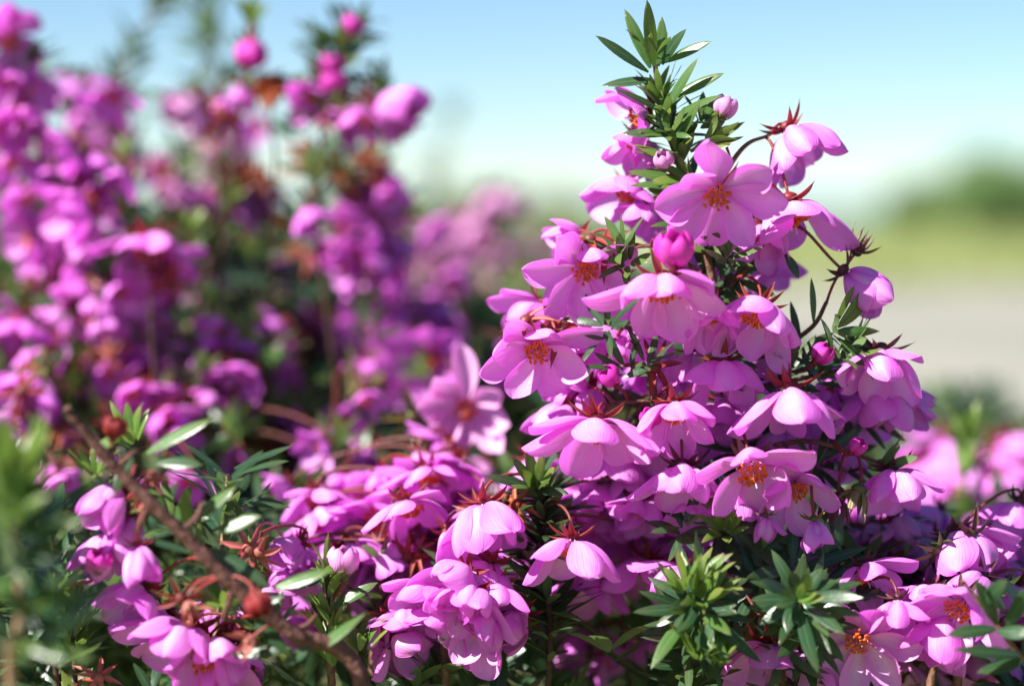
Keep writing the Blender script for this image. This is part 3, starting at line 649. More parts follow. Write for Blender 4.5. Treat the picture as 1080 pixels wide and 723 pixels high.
# woody twig, lower left
s = Shoot('woody_twig', 'thick bare brown twig running down to the right across the lower left corner', [(70, 430, .296), (80, 443, .297), (123, 494, .299), (190, 560, .301), (247, 617, .303), (304, 665, .306), (385, 735, .310)], r=1.15, lean=(.02, .03), cat='flowering shoot', fine=True, bark='bark_red')
for x, y, k, sz, d, a in ((133, 580, 'c', 1.0, .316, (0, -.9, .3)), (108, 536, 'c', .85, .314, (-.5, -.6, .4)), (102, 592, 'c', .9, .318, (-.3, -.8, .3)), (138, 640, 'h', .95, .320, (-.5, -.6, .4)), (186, 690, 'h', 1.3, .318, (-.35, -.75, .5)),
                          (222, 708, 'h', 1.2, .318, (.2, -.6, .7)), (160, 670, 'b', .9, .326, (-.5, -.7, .3)), (250, 712, 'b', 1.0, .322, (.5, -.7, .4)), (150, 600, 'c', .7, .312, (.2, -.9, .3))):
    s.flower(x, y, d, a, sz, k)
for x, y, m, c in ((160, 503, 'pinkish', True), (190, 632, 'sepal', False), (262, 676, 'pinkish', True), (150, 520, 'pinkish', True), (200, 640, 'pinkish', True)):
    s.spent(x, y, .305, (random.uniform(-.5, .5), -.3, .7), .8, m, closed=c)
s.bud(121, 450, .300, (.2, .9, .2), .55, skin='red_bud', sepal='spent', label='scarlet bud')
s.bud(273, 638, .300, (.3, -.8, .3), .62, skin='red_bud', sepal='sepal', label='dark red bud')
for b, t, w, m in (((155, 478), (224, 437), 3.4, 'fresh'), ((165, 488), (215, 482), 3.2, 'leaf'), ((205, 548), (250, 514), 3.2, 'fresh'), ((225, 560), (275, 545), 3.2, 'fresh'), ((200, 560), (192, 515), 2.6, 'young'), ((215, 578), (290, 612), 3.2, 'leaf'),
                   ((288, 620), (352, 602), 3.0, 'fresh'), ((245, 690), (308, 684), 3.0, 'leaf'), ((328, 688), (388, 650), 3.2, 'fresh'), ((270, 655), (310, 690), 3.0, 'leaf'), ((300, 700), (330, 680), 2.8, 'leaf'), ((130, 455), (100, 480), 2.6, 'young'), ((140, 480), (118, 520), 2.6, 'leaf'), ((262, 640), (300, 630), 2.6, 'leaf')):
    s.leaf(b, t, .308, w, m, dt=.306)
for x, y, k, z in ((140, 465, 'young', 1.1), (100, 500, 'young', .9), (128, 540, 'fresh', .8), (205, 590, 'young', .8), (232, 640, 'young', 1.0), (180, 556, 'fresh', 1.0), (285, 668, 'fresh', .9)):
    s.whorl(x, y, .316, k, z * .95, (random.uniform(-.4, .4), .7, .5))
s = Shoot('leafy_shoot', 'large blurred green leafy shoot nearest the viewer at the lower left edge', [(12, 520, .262), (16, 580, .264), (22, 650, .266), (14, 740, .268)], group='leafy shoots without flowers', cat='leafy shoot', bark='bark_pale', r=.8, fine=True)
for x, y, k, z in ((12, 535, 'young', 2.0), (6, 520, 'young', 1.6), (14, 548, 'fresh', 1.5), (22, 560, 'mature', 1.3), (14, 580, 'mature', 1.3), (24, 620, 'mature', 1.3), (20, 660, 'mature', 1.3), (26, 690, 'mature', 1.3)):
    s.whorl(x, y, .263, k, z, (random.uniform(-.1, .1), 1, .15))
mk('leafy shoot with glossy blurred leaves above the woody twig', [(240, 500), (235, 560), (230, 650)], name='leafy_shoot', cat='leafy shoot', group='leafy shoots without flowers', d=.34, n=8, wk='mature', ws=1.2, bark='bark_pale')
mk('shoot of red calyces and fine green tips in front of the bottom left flowers', [(265, 575), (270, 620), (268, 700)], spents=[(265, 578, 1.0, 'pinkish'), (250, 590, .9, 'sepal'), (272, 585, .9, 'pinkish'), (255, 680, .9, 'sepal'), (240, 672, .9, 'sepal')], d=.325, n=6, wk='young', ws=.9, fl=[(300, 585, 'c', .8, .345), (318, 592, 'c', .7, .35)], fine=True)
mk('fine pale leafy shoot at the bottom left, low beside the nearest green one', [(70, 600), (75, 660), (80, 723)], name='leafy_shoot', cat='leafy shoot', group='leafy shoots without flowers', d=.325, n=8, wk='young', ws=1.0, spents=[(105, 712, .8, 'pinkish')])
mk('leafy shoot with pinkish buds between the two lower left green shoots', [(55, 560), (60, 620), (58, 700)], name='leafy_shoot', cat='leafy shoot', group='leafy shoots without flowers', d=.318, n=7, wk='mature', ws=1.0, buds=[(104, 590, (.1, .8, .4), .6)])

# ------------------------------------------------------------------ the blurred shrub at the left and behind
P_ = dict(petal='purple')
mk('tall far left shoot massed with magenta flowers into the top left corner', [(18, 25), (36, 110), (45, 200), (50, 330)],
   [(10, 48, 'h', 1.2, .42, (.2, -.5, .8)), (10, 95, 'b', 1.1), (36, 100, 'b', 1.0), (28, 135, 'b', 1.1), (60, 160, 'b', 1.1), (14, 178, 'b', 1.1), (48, 192, 'b', 1.1), (68, 228, 'b', 1.45, .41), (96, 182, 'b', 1.1), (100, 212, 'b', 1.0), (26, 218, 'b', 1.1), (8, 140, 'b', 1.0), (75, 190, 'b', 1.0), (125, 195, 'b', .9)], d=.425, n=5, **P_)
mk('slanting shoot of soft pink flowers behind the far left one', [(72, 88), (100, 118), (130, 160), (140, 240)], [(78, 100, 'b', 1.0), (96, 117, 'b', 1.1), (122, 137, 'b', 1.1), (108, 160, 'b', .9), (140, 182, 'b', .9), (86, 130, 'b', .8)], d=.49, n=8)
s = mk('bare brown twig with sparse needle leaves slanting up to the top edge', [(178, -10), (155, 25), (135, 62), (120, 110), (112, 170)], name='bare_twig', cat='bare twig', group='thin twigs above the shrub', d=.50, n=0, bark='bark_pale', r=.8)
s.whorls_along(.0, .5, 7, 'spiky', 1.5)
s = mk('upright thin twig with few needle leaves, left of the magenta bud', [(216, -5), (222, 40), (226, 90), (230, 150)], name='bare_twig', cat='bare twig', group='thin twigs above the shrub', d=.52, n=0, bark='bark_pale', r=.6)
s.whorls_along(.0, .5, 8, 'spiky', 1.5)
s = mk('shoot tipped with a green tuft over one round magenta bud against the sky', [(264, 22), (263, 60), (255, 110), (245, 180)], d=.43, n=3, wk='spiky', ws=1.0, buds=[(265, 58, (0, -.9, .2), 1.0)], fl=[(256, 104, 'c', .95), (238, 118, 'c', .9)], spents=[(236, 122, 1.2)], **P_)
s.whorl(264, 28, .43, 'young', 1.1, (0, 1, .1))
s = mk('twig ending in a ball of rusty orange sepals against the sky', [(284, 88), (285, 130), (290, 200)], d=.432, n=4, wk='spiky', ws=1.2, fl=[(268, 135, 'b', .8, .5)], spents=[(284, 92, 1.0), (284, 92, .9), (283, 94, .9), (270, 180, 1.0), (278, 188, .9)], **P_)
s.bud(284, 92, .43, (0, .9, .3), 1.0, skin='rusty_bud', sepal='spent', label='rusty orange bud')
mk('shoot with a large pale pink flower standing over the left shrub', [(192, 95), (196, 140), (190, 220)], [(193, 122, 'b', 1.35), (172, 182, 'b', .9), (215, 112, 'b', .8), (180, 205, 'b', .8), (252, 150, 'b', 1.1, .52), (232, 165, 'b', 1.0, .53)], d=.48, n=6, spents=[(176, 185, 1.2), (225, 125, 1.2), (215, 140, 1.2)], petal='pale')
s = mk('leaning budded shoot with a pink flower pointing right into the sky', [(374, 20), (356, 55), (344, 100), (338, 170), (335, 250)], [(324, 111, 'b', 1.1), (360, 128, 'c', .9), (384, 133, 'h', 1.1), (424, 116, 'c', 1.25, .42, (.92, -.1, .2)), (400, 138, 'b', .9), (330, 235, 'b', .9)], d=.425, n=7, wk='spiky', ws=1.1, buds=[(349, 68, (.2, .9, .1), .8), (352, 86, (-.2, .8, .2), .8), (372, 26, (.4, .9, .1), .7)], spents=[(385, 92, 1.0, 'sepal_dark'), (362, 100, 1.0, 'sepal_green')], **P_)
mk('shoot of rusty orange spent sepals in the upper middle of the blurred shrub', [(358, 150), (362, 200), (362, 280)], [(404, 196, 'b', 1.0), (383, 208, 'b', 1.1), (400, 226, 'b', 1.1), (372, 216, 'b', .9), (412, 212, 'b', .9)], d=.46, n=5, spents=[(330, 160, 1.3), (342, 170, 1.3), (362, 180, 1.3), (386, 165, 1.2), (320, 172, 1.1), (398, 178, 1.2)], **P_)
mk('shoot with amber and rusty sepals among greens, left of the middle of the shrub', [(262, 170), (268, 215), (270, 300)], [(199, 212, 'b', .9), (236, 216, 'b', 1.0), (269, 213, 'b', 1.1), (236, 266, 'b', 1.1), (260, 238, 'b', .9), (218, 208, 'c', .8)], d=.49, n=8, wk='fresh', ws=1.2, spents=[(250, 190, 1.4), (262, 186, 1.2), (293, 227, 1.3), (240, 198, 1.2), (300, 235, 1.1)], **P_)
s = mk('shoot crowned by one broad flat magenta flower like an umbrella', [(165, 252), (165, 290), (160, 360)], [(156, 276, 'b', 1.5, .405, (.10, -.92, .35)), (186, 284, 'b', 1.1, .415), (164, 303, 'b', 1.0, .42)], d=.41, n=4, **P_)
mk('shoot of deep magenta flowers below the far left mass', [(60, 245), (62, 290), (60, 360)], [(48, 280, 'b', 1.1), (78, 277, 'b', 1.0), (62, 262, 'b', 1.0), (38, 296, 'b', .9)], d=.44, n=5, spents=[(78, 294, 1.2), (68, 300, 1.0)], **P_)
mk('shoot of bright pink bells left of the broad flat flower', [(105, 300), (102, 340), (98, 410)], [(96, 330, 'b', 1.25), (134, 314, 'b', 1.1), (80, 312, 'b', .9), (60, 344, 'b', 1.0), (110, 350, 'b', .9)], d=.415, n=4)
mk('shoot of mauve flowers at the left edge, halfway down', [(28, 330), (30, 370), (35, 440)], [(20, 360, 'b', 1.2), (44, 374, 'b', 1.2), (12, 342, 'b', .9), (34, 388, 'b', 1.0)], d=.415, n=4, **P_)
mk('shoot of a single soft pink flower near the left edge above the near green shoot', [(40, 395), (40, 430), (42, 500)], [(34, 420, 'b', 1.3), (12, 412, 'b', .9), (50, 432, 'c', .8)], d=.395, n=5)
s = mk('shoot with a yellow green starry tip in front of purple flowers', [(85, 362), (88, 410), (90, 480)], [(126, 388, 'b', 1.2), (153, 398, 'b', 1.1), (140, 375, 'c', .8), (115, 400, 'b', .8)], d=.42, n=5, wk='fresh', ws=1.1, **P_)
s.whorl(86, 372, .405, 'young', 1.5, (.1, .8, .5)); s.whorl(110, 408, .405, 'young', 1.1, (.1, .8, .5))
s = mk('shoot of whitish faded flowers and pale glinting leaves in the left shrub', [(160, 330), (165, 370), (168, 440)], [(152, 350, 'b', .9), (170, 345, 'b', .8)], d=.43, n=8, wk='fresh', ws=1.2, petal='pale')
mk('shoot with one bright round pink flower hanging alone over shade', [(236, 352), (238, 400), (238, 460)], [(236, 375, 'b', 1.25), (240, 405, 'b', 1.1), (222, 402, 'c', .9), (220, 425, 'b', .8)], d=.418, n=5, **P_)
mk('shoot of purple flowers just above the scarlet bud', [(160, 410), (162, 450), (160, 520)], [(167, 430, 'b', 1.2), (142, 424, 'b', 1.0), (180, 446, 'b', 1.0), (192, 462, 'b', .9), (150, 445, 'b', .9)], d=.405, n=6, **P_)
mk('shoot of pink flowers at the left edge just above the near green shoot', [(15, 450), (14, 490), (15, 560)], [(10, 485, 'b', 1.2), (8, 455, 'b', 1.0), (28, 470, 'b', .8)], d=.39, n=5)
mk('shaded shoot of violet flowers deep in the middle of the left shrub', [(292, 298), (298, 340), (300, 420)], [(289, 333, 'b', 1.2), (304, 316, 'b', 1.1), (284, 340, 'b', 1.0), (335, 350, 'b', 1.2), (310, 330, 'b', 1.0), (270, 302, 'b', .9), (322, 365, 'b', .9)], d=.50, n=8, **P_)
mk('large clump of purple flowers left of the middle, under the rusty shoot', [(380, 232), (380, 290), (378, 370)], [(390, 286, 'b', 1.5), (372, 270, 'b', 1.2), (346, 264, 'b', 1.1), (357, 284, 'b', 1.1), (383, 252, 'b', 1.1), (372, 238, 'b', 1.0), (410, 290, 'b', 1.1), (398, 262, 'b', 1.0)], d=.45, n=5, **P_)
mk('far shoot whose small pale pink flowers blur into round spots', [(440, 235), (440, 280), (438, 360)], [(415, 257, 'b', .9), (436, 266, 'b', .8), (465, 261, 'b', 1.0), (442, 284, 'b', .8), (455, 285, 'b', .7), (428, 238, 'b', .8)], d=.62, n=9, ws=1.2, petal='pale')
mk('farthest pale pink flowers along the crest of the shrub against the sky', [(522, 200), (520, 250), (515, 330)], [(524, 219, 'b', 1.5), (498, 245, 'b', 1.1), (512, 262, 'b', 1.0), (496, 292, 'b', 1.2), (522, 299, 'b', 1.2), (545, 222, 'b', 1.1), (480, 232, 'b', .8), (548, 265, 'b', .9)], d=.68, n=10, ws=1.3, petal='pale')
mk('shoot of violet flowers below the round blurred spots', [(462, 285), (462, 330), (460, 400)], [(476, 303, 'b', 1.1), (455, 325, 'b', 1.3), (440, 316, 'b', 1.0), (496, 320, 'b', 1.1), (470, 330, 'b', 1.0), (512, 340, 'b', .9)], d=.52, n=6, **P_)
mk('shoot with a purple flower opening to an orange centre, in the middle of the shrub', [(400, 320), (404, 370), (402, 440)], [(400, 352, 'o', 1.2, .455, (-.1, -.1, .95)), (378, 338, 'b', 1.0), (366, 346, 'b', .9), (420, 346, 'b', 1.0), (474, 350, 'b', 1.1, .455)], d=.465, n=5, **P_)
mk('shoot with a broad violet flower showing an orange eye beside the pale open one', [(440, 352), (444, 400), (442, 470)], [(450, 382, 'w', 1.45, .43, (-.1, -.45, .85)), (425, 388, 'b', 1.0), (388, 398, 'b', 1.0), (472, 394, 'b', 1.1), (402, 408, 'b', .9), (432, 410, 'b', .9)], d=.44, n=5, **P_)
s = mk('shoot with a single open pale pink flower and a yellow centre, half in focus', [(488, 420), (494, 470), (498, 540)], [(491, 431, 'o', 1.12, .384, (.0, -.25, .95))], d=.388, petal='pale', n=5, ws=1.0, spents=[(438, 438, 1.2, 'sepal_green')])
mk('shoot with magenta bells hanging just under the pale open flower', [(455, 455), (458, 500), (458, 560)], [(458, 482, 'b', 1.0), (446, 494, 'c', .8)], d=.375, n=5)
mk('dim violet flowers in deep shade left of the pale open flower', [(318, 440), (322, 490), (322, 560)], [(318, 461, 'b', 1.1), (337, 471, 'b', 1.0), (300, 454, 'b', 1.0), (346, 482, 'b', .9), (326, 490, 'b', .8)], d=.44, n=6, spents=[(278, 470, 1.0), (322, 466, 1.0)], **P_)
s = mk('faint grey twig far behind, rising from the crest into the pale sky', [(482, 105), (466, 160), (456, 215), (455, 260)], name='bare_twig', cat='bare twig', group='thin twigs above the shrub', d=1.0, n=0, bark='bark_pale', r=1.2)
s.whorls_along(0, .4, 8, 'spiky', 1.7)
# leafy shoots between the flowers

# loose blossoms and leaf tips of the same shoots, between the traced ones
def extra(n, xr, yr, drows, size, kinds, far, limit=.026):
    pool = [q for q in SHOOTS if q.root['category'] == 'flowering shoot' and q.fine != far] if far else [q for q in SHOOTS if q.root['category'] == 'flowering shoot' and q is not S]
    for _ in range(n):
        x, y = random.uniform(*xr), random.uniform(*yr)
        d = float(np.interp(y, drows[0], drows[1])) + random.gauss(0, .012)
        p = at(x, y, d)
        q = min(pool, key=lambda t: (t.nearest(p) - p).length)
        if (q.nearest(p) - p).length > limit: continue
        q.stalk = 'stalk_dark'
        q.flower(x, y, d, (random.uniform(-.75, .5), random.uniform(-.95, -.2), random.uniform(.15, .8)) if far else (random.uniform(-.6, .4), random.uniform(-1, -.7), random.uniform(.1, .45)), random.uniform(*size), random.choice(kinds), fine=False)
extra(34, (0, 555), (170, 520), ((100, 200, 300, 420, 520), (.52, .52, .48, .43, .385)), (.4, .8), 'bbbhc', True)
extra(10, (0, 140), (60, 330), ((60, 330), (.445, .43)), (.7, 1.05), 'bbh', True)
extra(14, (400, 560), (215, 310), ((200, 310), (.8, .58)), (.8, 1.1), 'bbh', True)
extra(34, (560, 740), (495, 650), ((500, 650), (.365, .350)), (.8, 1.05), 'bbh', False)
extra(26, (330, 560), (500, 640), ((500, 640), (.372, .352)), (.75, 1.0), 'bbh', False)
extra(34, (860, 1080), (550, 720), ((540, 720), (.372, .342)), (.7, 1.0), 'bbh', False)
extra(16, (0, 330), (540, 720), ((540, 720), (.37, .34)), (.7, 1.0), 'bbh', False)
extra(16, (955, 1080), (485, 545), ((485, 545), (.47, .43)), (1.0, 1.3), 'bbh', False)
for t in SHOOTS:
    if 'nearest the viewer' in t.root['label']:
        for b, e, m in (((16, 566), (88, 540), 'fresh'), ((18, 600), (78, 640), 'fresh'), ((16, 590), (72, 578), 'leaf'), ((22, 680), (98, 692), 'fresh'), ((14, 610), (-30, 640), 'fresh'), ((22, 640), (70, 668), 'leaf'), ((10, 520), (48, 492), 'young'), ((8, 520), (-4, 480), 'young'), ((12, 522), (28, 478), 'young'), ((12, 528), (54, 520), 'young')):
            t.leaf(b, e, .262, 3.4, m, dt=.259)
    if 'woody' in t.root.name:
        for a in (((123, 494, .299), (140, 478, .300), (152, 470, .301)), ((190, 560, .301), (205, 548, .302), (214, 530, .303)), ((247, 617, .303), (240, 640, .304), (236, 652, .305)), ((304, 665, .306), (322, 660, .307), (334, 648, .308)), ((160, 530, .300), (150, 548, .302), (146, 560, .304))): t.twig(a, .55)
extra(46, (0, 470), (300, 520), ((300, 420, 520), (.47, .43, .39)), (.4, .75), 'bbbc', True, .04)
extra(26, (430, 600), (215, 350), ((215, 350), (.85, .58)), (.7, 1.1), 'bbh', True, .08)
# ------------------------------------------------------------------ the shrub's own leafy mass
ctrl = [(p.x, p.y, p.z - 0.005) for p in allpoints]
for Y in (.43, .5, .6, .75, .95, 1.2):
    for x in ((.075, .10, .13, .2, .3, .42) if Y >= .6 else (.055, .09, .13, .2, .3, .42)):
        ctrl.append((x, Y, .5 - .165 * Y - (.02 if Y > .6 else 0)))
for Y in (.8, 1.0, 1.2):
    for x in (-.5, -.35, -.22, -.1, -.02): ctrl.append((x, Y, .5 - .013 * Y - (.05 if x < -.3 else 0)))
for Y in (.42, .5, .6):
    for x in (-.45, -.32, -.24, -.17): ctrl.append((x, Y, .435))
for Y in (.6, .75, .9):
    for x in (.0, .02, .035): ctrl.append((x, Y, .5 - .022 * Y))
for Y in (.24, .28):
    for x in (-.2, -.1, 0, .1, .2): ctrl.append((x, Y, .5 - .262 * Y))
for x in (-.13, -.2, -.3): ctrl.append((x, .33, .40)); ctrl.append((x, .38, .415))
for x in (.15, .25): ctrl.append((x, .33, .425))
ctrl = np.array(ctrl)

def surface(x, y):
    d2 = (ctrl[:, 0] - x) ** 2 + (ctrl[:, 1] - y) ** 2
    w = 1 / (d2 + 1.2e-4) ** 1.5
    return float((w * ctrl[:, 2]).sum() / w.sum())

HX, HY, HD, HR = (np.array([h[i] for h in heads]) for i in range(4))

def covers(p, rad):
    """True where a tuft at p would hide a flower behind it."""
    v = Vector(p) - CAM; d = v.dot(FWD)
    if d < .05: return True
    px = 540 + v.dot(RIGHT) / d * FPX; py = 361.5 - v.dot(UP) / d * FPX
    r = 7.5 * MM * HR / HD * FPX + (rad + (.0 if d < .4 else -.003)) / d * FPX
    return bool(((HD > d + .001) & ((HX - px) ** 2 + (HY - py) ** 2 < r * r)).any())

# tufts of the blurred shoots that would sit right before a blossom are dropped
bpy.context.view_layer.update()
for q in SHOOTS:
    if q.fine or q.root['category'] != 'flowering shoot': continue
    for c in list(q.root.children):
        if c.name.startswith('leaf_whorl') and covers(c.matrix_world.translation + c.matrix_world.to_3x3() @ Vector((0, 0, .004)), .004): bpy.data.objects.remove(c)

def scatter(name, kinds, n, xr, yr, band, size, mat, label, low=False, seed=1, nu=6, nv=3):
    g = np.random.default_rng(seed)
    protos = [whorl_arrays(k, 40 + i, nu, nv) for k in kinds for i in range(3)]
    Vs, Fs, Us, off = [], [], [], 0
    for _ in range(n):
        y = g.uniform(*yr); x = g.uniform(*xr)
        s = surface(x, y)
        z = s - g.uniform(0, 1) ** 1.3 * band if not low else g.uniform(0.02, max(.05, s - band))
        if not low and covers((x, y, z), .0065 * size) and g.uniform() < .66: continue
        v, f, uv, _mi = protos[g.integers(len(protos))]
        ax = Vector((g.normal(0, .45), g.normal(0, .45) - .15, 1.0)).normalized()
        rot = np.array(frame(ax, g.uniform(0, 6.28)))
        Vs.append(v @ rot.T * size * g.uniform(.75, 1.25) + np.array((x, y, z))); Fs.append(f + off); Us.append(uv); off += len(v)
    F = np.concatenate(Fs)
    me = mesh_from(name, np.concatenate(Vs), F, np.concatenate(Us), np.zeros(len(F), int), [M[mat]])
    o = link(bpy.data.objects.new(name, me)); o['kind'] = 'stuff'; o['label'] = label; o['category'] = 'foliage'
    return o

scatter('shrub_foliage', ['mature'], 5200, (-.22, .20), (.345, .66), .085, 1.0, 'leaf', 'dense dark green leaves filling the shrub between the flowers', seed=3, nu=7, nv=4)
scatter('shrub_foliage', ['fresh', 'young'], 2200, (-.22, .20), (.345, .66), .045, 1.0, 'fresh', 'fresher green leaf tips through the top of the shrub', seed=4, nu=7, nv=4)
scatter('shrub_foliage', ['mature'], 300, (-.12, .12), (.33, .36), .05, 1.0, 'leaf', 'shaded dark leaves at the near foot of the shrub', seed=9, nu=7, nv=4)
scatter('shrub_foliage', ['mature', 'fresh'], 3000, (-.50, .42), (.55, 1.25), .07, 1.4, 'leaf', 'dark green leaves over the far side of the shrub', seed=5)
scatter('shrub_foliage', ['mature', 'fresh'], 800, (-.40, -.10), (.36, .70), .08, 1.2, 'leaf', 'dark green leaves on the left flank of the shrub', seed=6)
scatter('shrub_foliage', ['mature'], 2600, (-.48, .40), (.26, 1.2), .08, 1.7, 'leaf', 'deep shaded leaves low inside the shrub', low=True, seed=7, nu=5)

scatter('shrub_foliage', ['fresh', 'spiky', 'young'], 1900, (-.24, .06), (.42, .95), .05, 1.05, 'olive', 'olive and brownish leaf tips among the blurred flowers', seed=12, nu=6, nv=3)
# leafy shoots between the blurred flowers
g = np.random.default_rng(21)
proto = None
spots = []
for _ in range(150):
    y = g.uniform(.40, .62); x = (g.uniform(10, 560) - 540) / FPX * y
    spots.append((x, y))
for i, (x, y) in enumerate(spots):
    z = surface(x, y) + g.uniform(-.002, .016)
    if covers((x, y, z), .006): continue
    if proto is None:
        p = Vector((x, y, z)); r = bpy.data.objects.new('leafy_shoot', None); r.location = (x, y, z - .09); r.empty_display_size = .02; link(r)
        r['label'] = 'short green flowerless shoot between the blurred flowers of the shrub'; r['category'] = 'leafy shoot'; r['group'] = 'short leafy shoots between the blurred flowers'
        mb = MB(); mb.add(*tube_arrays([(0, 0, .09), (.002, 0, .06), (0, .002, .03), (0, 0, 0)], [.0004, .0006, .0009, .0011], 6)); child('stem', mb.mesh('stem', [M['bark']]), r)
        for h, k, sc_ in ((.090, 'young', 1.0), (.084, 'fresh', 1.0), (.074, 'mature', 1.0), (.062, 'mature', 1.1), (.048, 'mature', 1.1)):
            child('leaf_whorl', whorl_mesh(k, int(h * 1000) % 5), r, trs(Vector((0, 0, h)), frame((g.normal(0, .2), g.normal(0, .2), 1), g.uniform(0, 6)), sc_))
        proto = r
        kids = list(r.children)
    else:
        r = proto.copy(); link(r); r.location = (x, y, z - .09)
        for c in kids:
            d = c.copy(); d.parent = r; link(d)
    r.rotation_euler = (g.normal(0, .25), g.normal(0, .25), g.uniform(0, 6.28))
    r.scale = (g.uniform(.85, 1.2),) * 3
# ------------------------------------------------------------------ ground, path, grass, sea, far bushes
def sheet(name, pts, z, mat, nx=1):
    v = np.array([(x, y, z) for x, y in pts], float); f = np.array([(0, 1, 2, 3)])
    o = link(bpy.data.objects.new(name, mesh_from(name, v, f, v[:, :2], [0], [mat]))); o['kind'] = 'structure'; return o

def ground_mat(name, c1, c2, c3, s1, s2, rough=.9):
    m, nt, out = newmat(name)
    tx = N(nt, 'ShaderNodeTexCoord'); a = N(nt, 'ShaderNodeTexNoise'); b = N(nt, 'ShaderNodeTexNoise')
    a.inputs['Scale'].default_value = s1; a.inputs['Detail'].default_value = 6; b.inputs['Scale'].default_value = s2; b.inputs['Detail'].default_value = 4
    for n in (a, b): nt.links.new(tx.outputs['Object'], n.inputs[0])
    c = mixc(nt, ramp(nt, a.outputs[0], [(.35, 0.), (.65, 1.)]), c1, c2)
    c = mixc(nt, ramp(nt, b.outputs[0], [(.45, 0.), (.75, .8)]), c, c3)
    p = N(nt, 'ShaderNodeBsdfPrincipled'); nt.links.new(c, p.inputs['Base Color']); p.inputs['Roughness'].default_value = rough; p.inputs['Specular IOR Level'].default_value = .2
    bp = N(nt, 'ShaderNodeBump'); bp.inputs['Strength'].default_value = .6; bp.inputs['Distance'].default_value = .02
    nt.links.new(a.outputs[0], bp.inputs['Height']); nt.links.new(bp.outputs[0], p.inputs['Normal']); nt.links.new(p.outputs[0], out.inputs[0])
    return m

earth = ground_mat('dry_earth', (.20, .22, .09), (.25, .26, .11), (.14, .12, .07), 6, .6)
sheet('ground', [(-80, -60), (120, -60), (120, 44), (-80, 40)], 0, earth)
gravel = ground_mat('grey_gravel', (.26, .25, .215), (.17, .165, .14), (.32, .31, .265), 30, .9)
sheet('path', [(-30, 2.2), (40, 2.6), (40, 13.6), (-30, 13.0)], .004, gravel)
m, nt, out = newmat('sea_water')
p = N(nt, 'ShaderNodeBsdfPrincipled'); p.inputs['Base Color'].default_value = (.09, .20, .27, 1); p.inputs['Roughness'].default_value = .8; p.inputs['Specular IOR Level'].default_value = .2
tx = N(nt, 'ShaderNodeTexCoord'); ns = N(nt, 'ShaderNodeTexNoise'); ns.inputs['Scale'].default_value = .05; nt.links.new(tx.outputs['Object'], ns.inputs[0])
bp = N(nt, 'ShaderNodeBump'); bp.inputs['Strength'].default_value = .4; bp.inputs['Distance'].default_value = 1.0
nt.links.new(ns.outputs[0], bp.inputs['Height']); nt.links.new(bp.outputs[0], p.inputs['Normal']); nt.links.new(p.outputs[0], out.inputs[0])
sheet('sea', [(-9000, -9000), (9000, -9000), (9000, 9000), (-9000, 9000)], -14, m)
# the bank below the ground's edge
v = np.array([(-80, 40, 0), (120, 44, 0), (120, 70, -14.5), (-80, 66, -14.5)], float)
o = link(bpy.data.objects.new('bank', mesh_from('bank', v, np.array([(0, 1, 2, 3)]), v[:, :2], [0], [earth]))); o['kind'] = 'structure'

M['grass'] = leaf_material('grass_blade', (.25, .30, .10), (.34, .37, .15), (.37, .38, .18), .35, .6, spec=.25)
M['bush'] = leaf_material('bush_leaf', (.08, .17, .045), (.14, .25, .06), (.16, .24, .10), .3, .45)
g = np.random.default_rng(5)
n = 66000
yy = 13.1 + (g.uniform(0, 1, n) ** 1.1) * 30; xx = g.uniform(-6, 16, n) * (yy / 30) + g.uniform(-2, 2, n)
for q in range(60):          # tufts that stray onto the path
    k = 100; c = (g.uniform(-6, 9), 13.1 - abs(g.normal(0, .8))); i0 = 60000 + q * k
    xx[i0:i0 + k] = c[0] + g.normal(0, .10, k); yy[i0:i0 + k] = c[1] + g.normal(0, .10, k)
h = g.uniform(.05, .16, n); a = g.uniform(0, 6.28, n); w = g.uniform(.006, .02, n); lx = g.normal(0, .04, n); ly = g.normal(0, .04, n)
V = np.zeros((n, 4, 3)); ca, sa = np.cos(a) * w, np.sin(a) * w
for k, (sg, top) in enumerate(((-1, 0), (1, 0), (.25, 1), (-.25, 1))):
    V[:, k, 0] = xx + ca * sg + lx * top; V[:, k, 1] = yy + sa * sg + ly * top; V[:, k, 2] = h * top
U = np.tile(np.array([(0, 0), (1, 0), (1, 1), (0, 1)], float), (n, 1, 1))
o = link(bpy.data.objects.new('grass', mesh_from('grass', V.reshape(-1, 3), np.arange(n * 4).reshape(n, 4), U.reshape(-1, 2), np.zeros(n, int), [M['grass']])))
o['kind'] = 'stuff'; o['label'] = 'yellow green grass beyond the grey path'; o['category'] = 'grass'

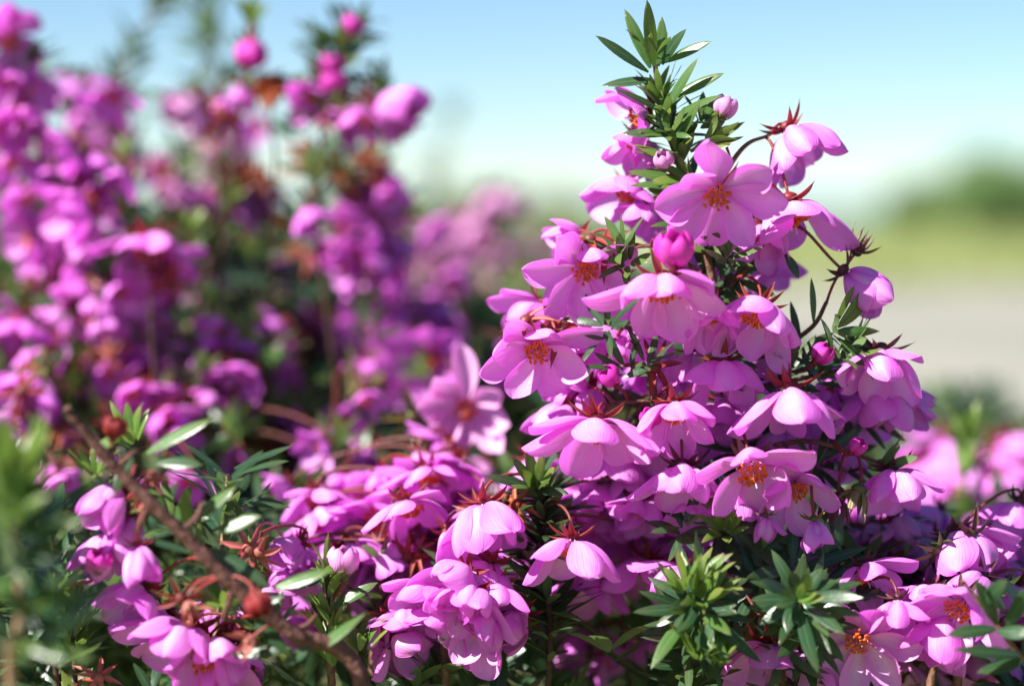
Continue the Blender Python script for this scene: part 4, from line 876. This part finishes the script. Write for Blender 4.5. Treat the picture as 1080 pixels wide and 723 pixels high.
def bush(px, Y, w, hgt, label, seed):
    g = np.random.default_rng(seed)
    x = (px - 540) / FPX * Y
    r = bpy.data.objects.new('bush', None); r.location = (x, Y, 0); link(r)
    r['label'] = label; r['category'] = 'bush'; r['group'] = 'far green bushes beyond the path'
    mb = MB()
    for k in range(5):
        a = g.uniform(0, 6.28); q = Vector((math.cos(a) * w * .3, math.sin(a) * w * .3, hgt * .7))
        mb.add(*tube_arrays([(0, 0, -.02), q * .5 + Vector((0, 0, .05)), q], [.03, .02, .008], 6))
    child('trunk', mb.mesh('trunk', [M['bark']]), r)
    n = 5000
    lobes = [(g.uniform(-.6, .6) * w, g.uniform(-.5, .5) * w, g.uniform(.3, .62) * hgt, g.uniform(.28, .5) * w, g.uniform(.25, .4) * hgt) for _ in range(9)]
    C = np.zeros((n, 3))
    for i in range(n):
        l = lobes[g.integers(9)]; d = g.normal(0, 1, 3); d /= np.linalg.norm(d); rr = g.uniform(.55, 1.08)
        C[i] = (l[0] + d[0] * l[3] * rr, l[1] + d[1] * l[3] * rr, max(.02, l[2] + d[2] * l[4] * rr))
    A = g.normal(0, 1, (n, 3)); A /= np.linalg.norm(A, axis=1)[:, None]; B = np.cross(A, g.normal(0, 1, (n, 3))); B /= np.linalg.norm(B, axis=1)[:, None]
    sz = g.uniform(.025, .06, (n, 1))
    V = np.stack([C - A * sz, C + B * sz * .45, C + A * sz, C - B * sz * .45], 1)
    U = np.tile(np.array([(.5, 0), (1, .5), (.5, 1), (0, .5)], float), (n, 1, 1))
    child('crown', mesh_from('crown', V.reshape(-1, 3), np.arange(n * 4).reshape(n, 4), U.reshape(-1, 2), np.zeros(n, int), [M['bush']]), r)

bush(1030, 23, 1.1, 1.12, 'far green bush standing highest over the grass at the right', 1)
bush(1105, 25, .8, .98, 'far green bush beside the highest one, cut by the right edge', 2)
bush(968, 27, .45, .80, 'far low green bush at the left end of the bushes beyond the path', 3)
bush(590, 30, .55, .52, 'far low dark bush seen just left of the tall shoot', 4)
bush(470, 33, .9, .50, 'far low dark bush behind the crest of the shrub', 5)

# ------------------------------------------------------------------ light
w = bpy.data.worlds.new('World'); scene.world = w; w.use_nodes = True
nt = w.node_tree; nt.nodes.clear()
sky = nt.nodes.new('ShaderNodeTexSky'); sky.sky_type = 'NISHITA'; sky.sun_disc = False
sky.sun_elevation = math.asin(SUN_DIR.z); sky.sun_rotation = math.atan2(SUN_DIR.x, SUN_DIR.y)
sky.altitude = 2000; sky.air_density = 1.0; sky.dust_density = 0.0; sky.ozone_density = 5
bg = nt.nodes.new('ShaderNodeBackground'); bg.inputs[1].default_value = SKY_STRENGTH
wo = nt.nodes.new('ShaderNodeOutputWorld')
nt.links.new(mixc(nt, 1.0, sky.outputs[0], (1.0, 1.035, 1.0), 'MULTIPLY'), bg.inputs[0]); nt.links.new(bg.outputs[0], wo.inputs[0])
sl = bpy.data.lights.new('sun', 'SUN'); sl.energy = 5.0; sl.angle = R(.53); sl.color = (1, .955, .89)
so = link(bpy.data.objects.new('sun', sl)); so.rotation_euler = SUN_DIR.to_track_quat('Z', 'Y').to_euler(); so.location = SUN_DIR * 3

scene.render.engine = 'CYCLES'
cy = scene.cycles
cy.use_denoising = True; cy.max_bounces = 8; cy.diffuse_bounces = 5; cy.transmission_bounces = 6; cy.glossy_bounces = 3; cy.caustics_reflective = False; cy.caustics_refractive = False
cy.sample_clamp_indirect = 6
vs = scene.view_settings
vs.view_transform = 'Standard'; vs.look = 'None'; vs.exposure = EXPOSURE; vs.gamma = 1; vs.use_curve_mapping = False
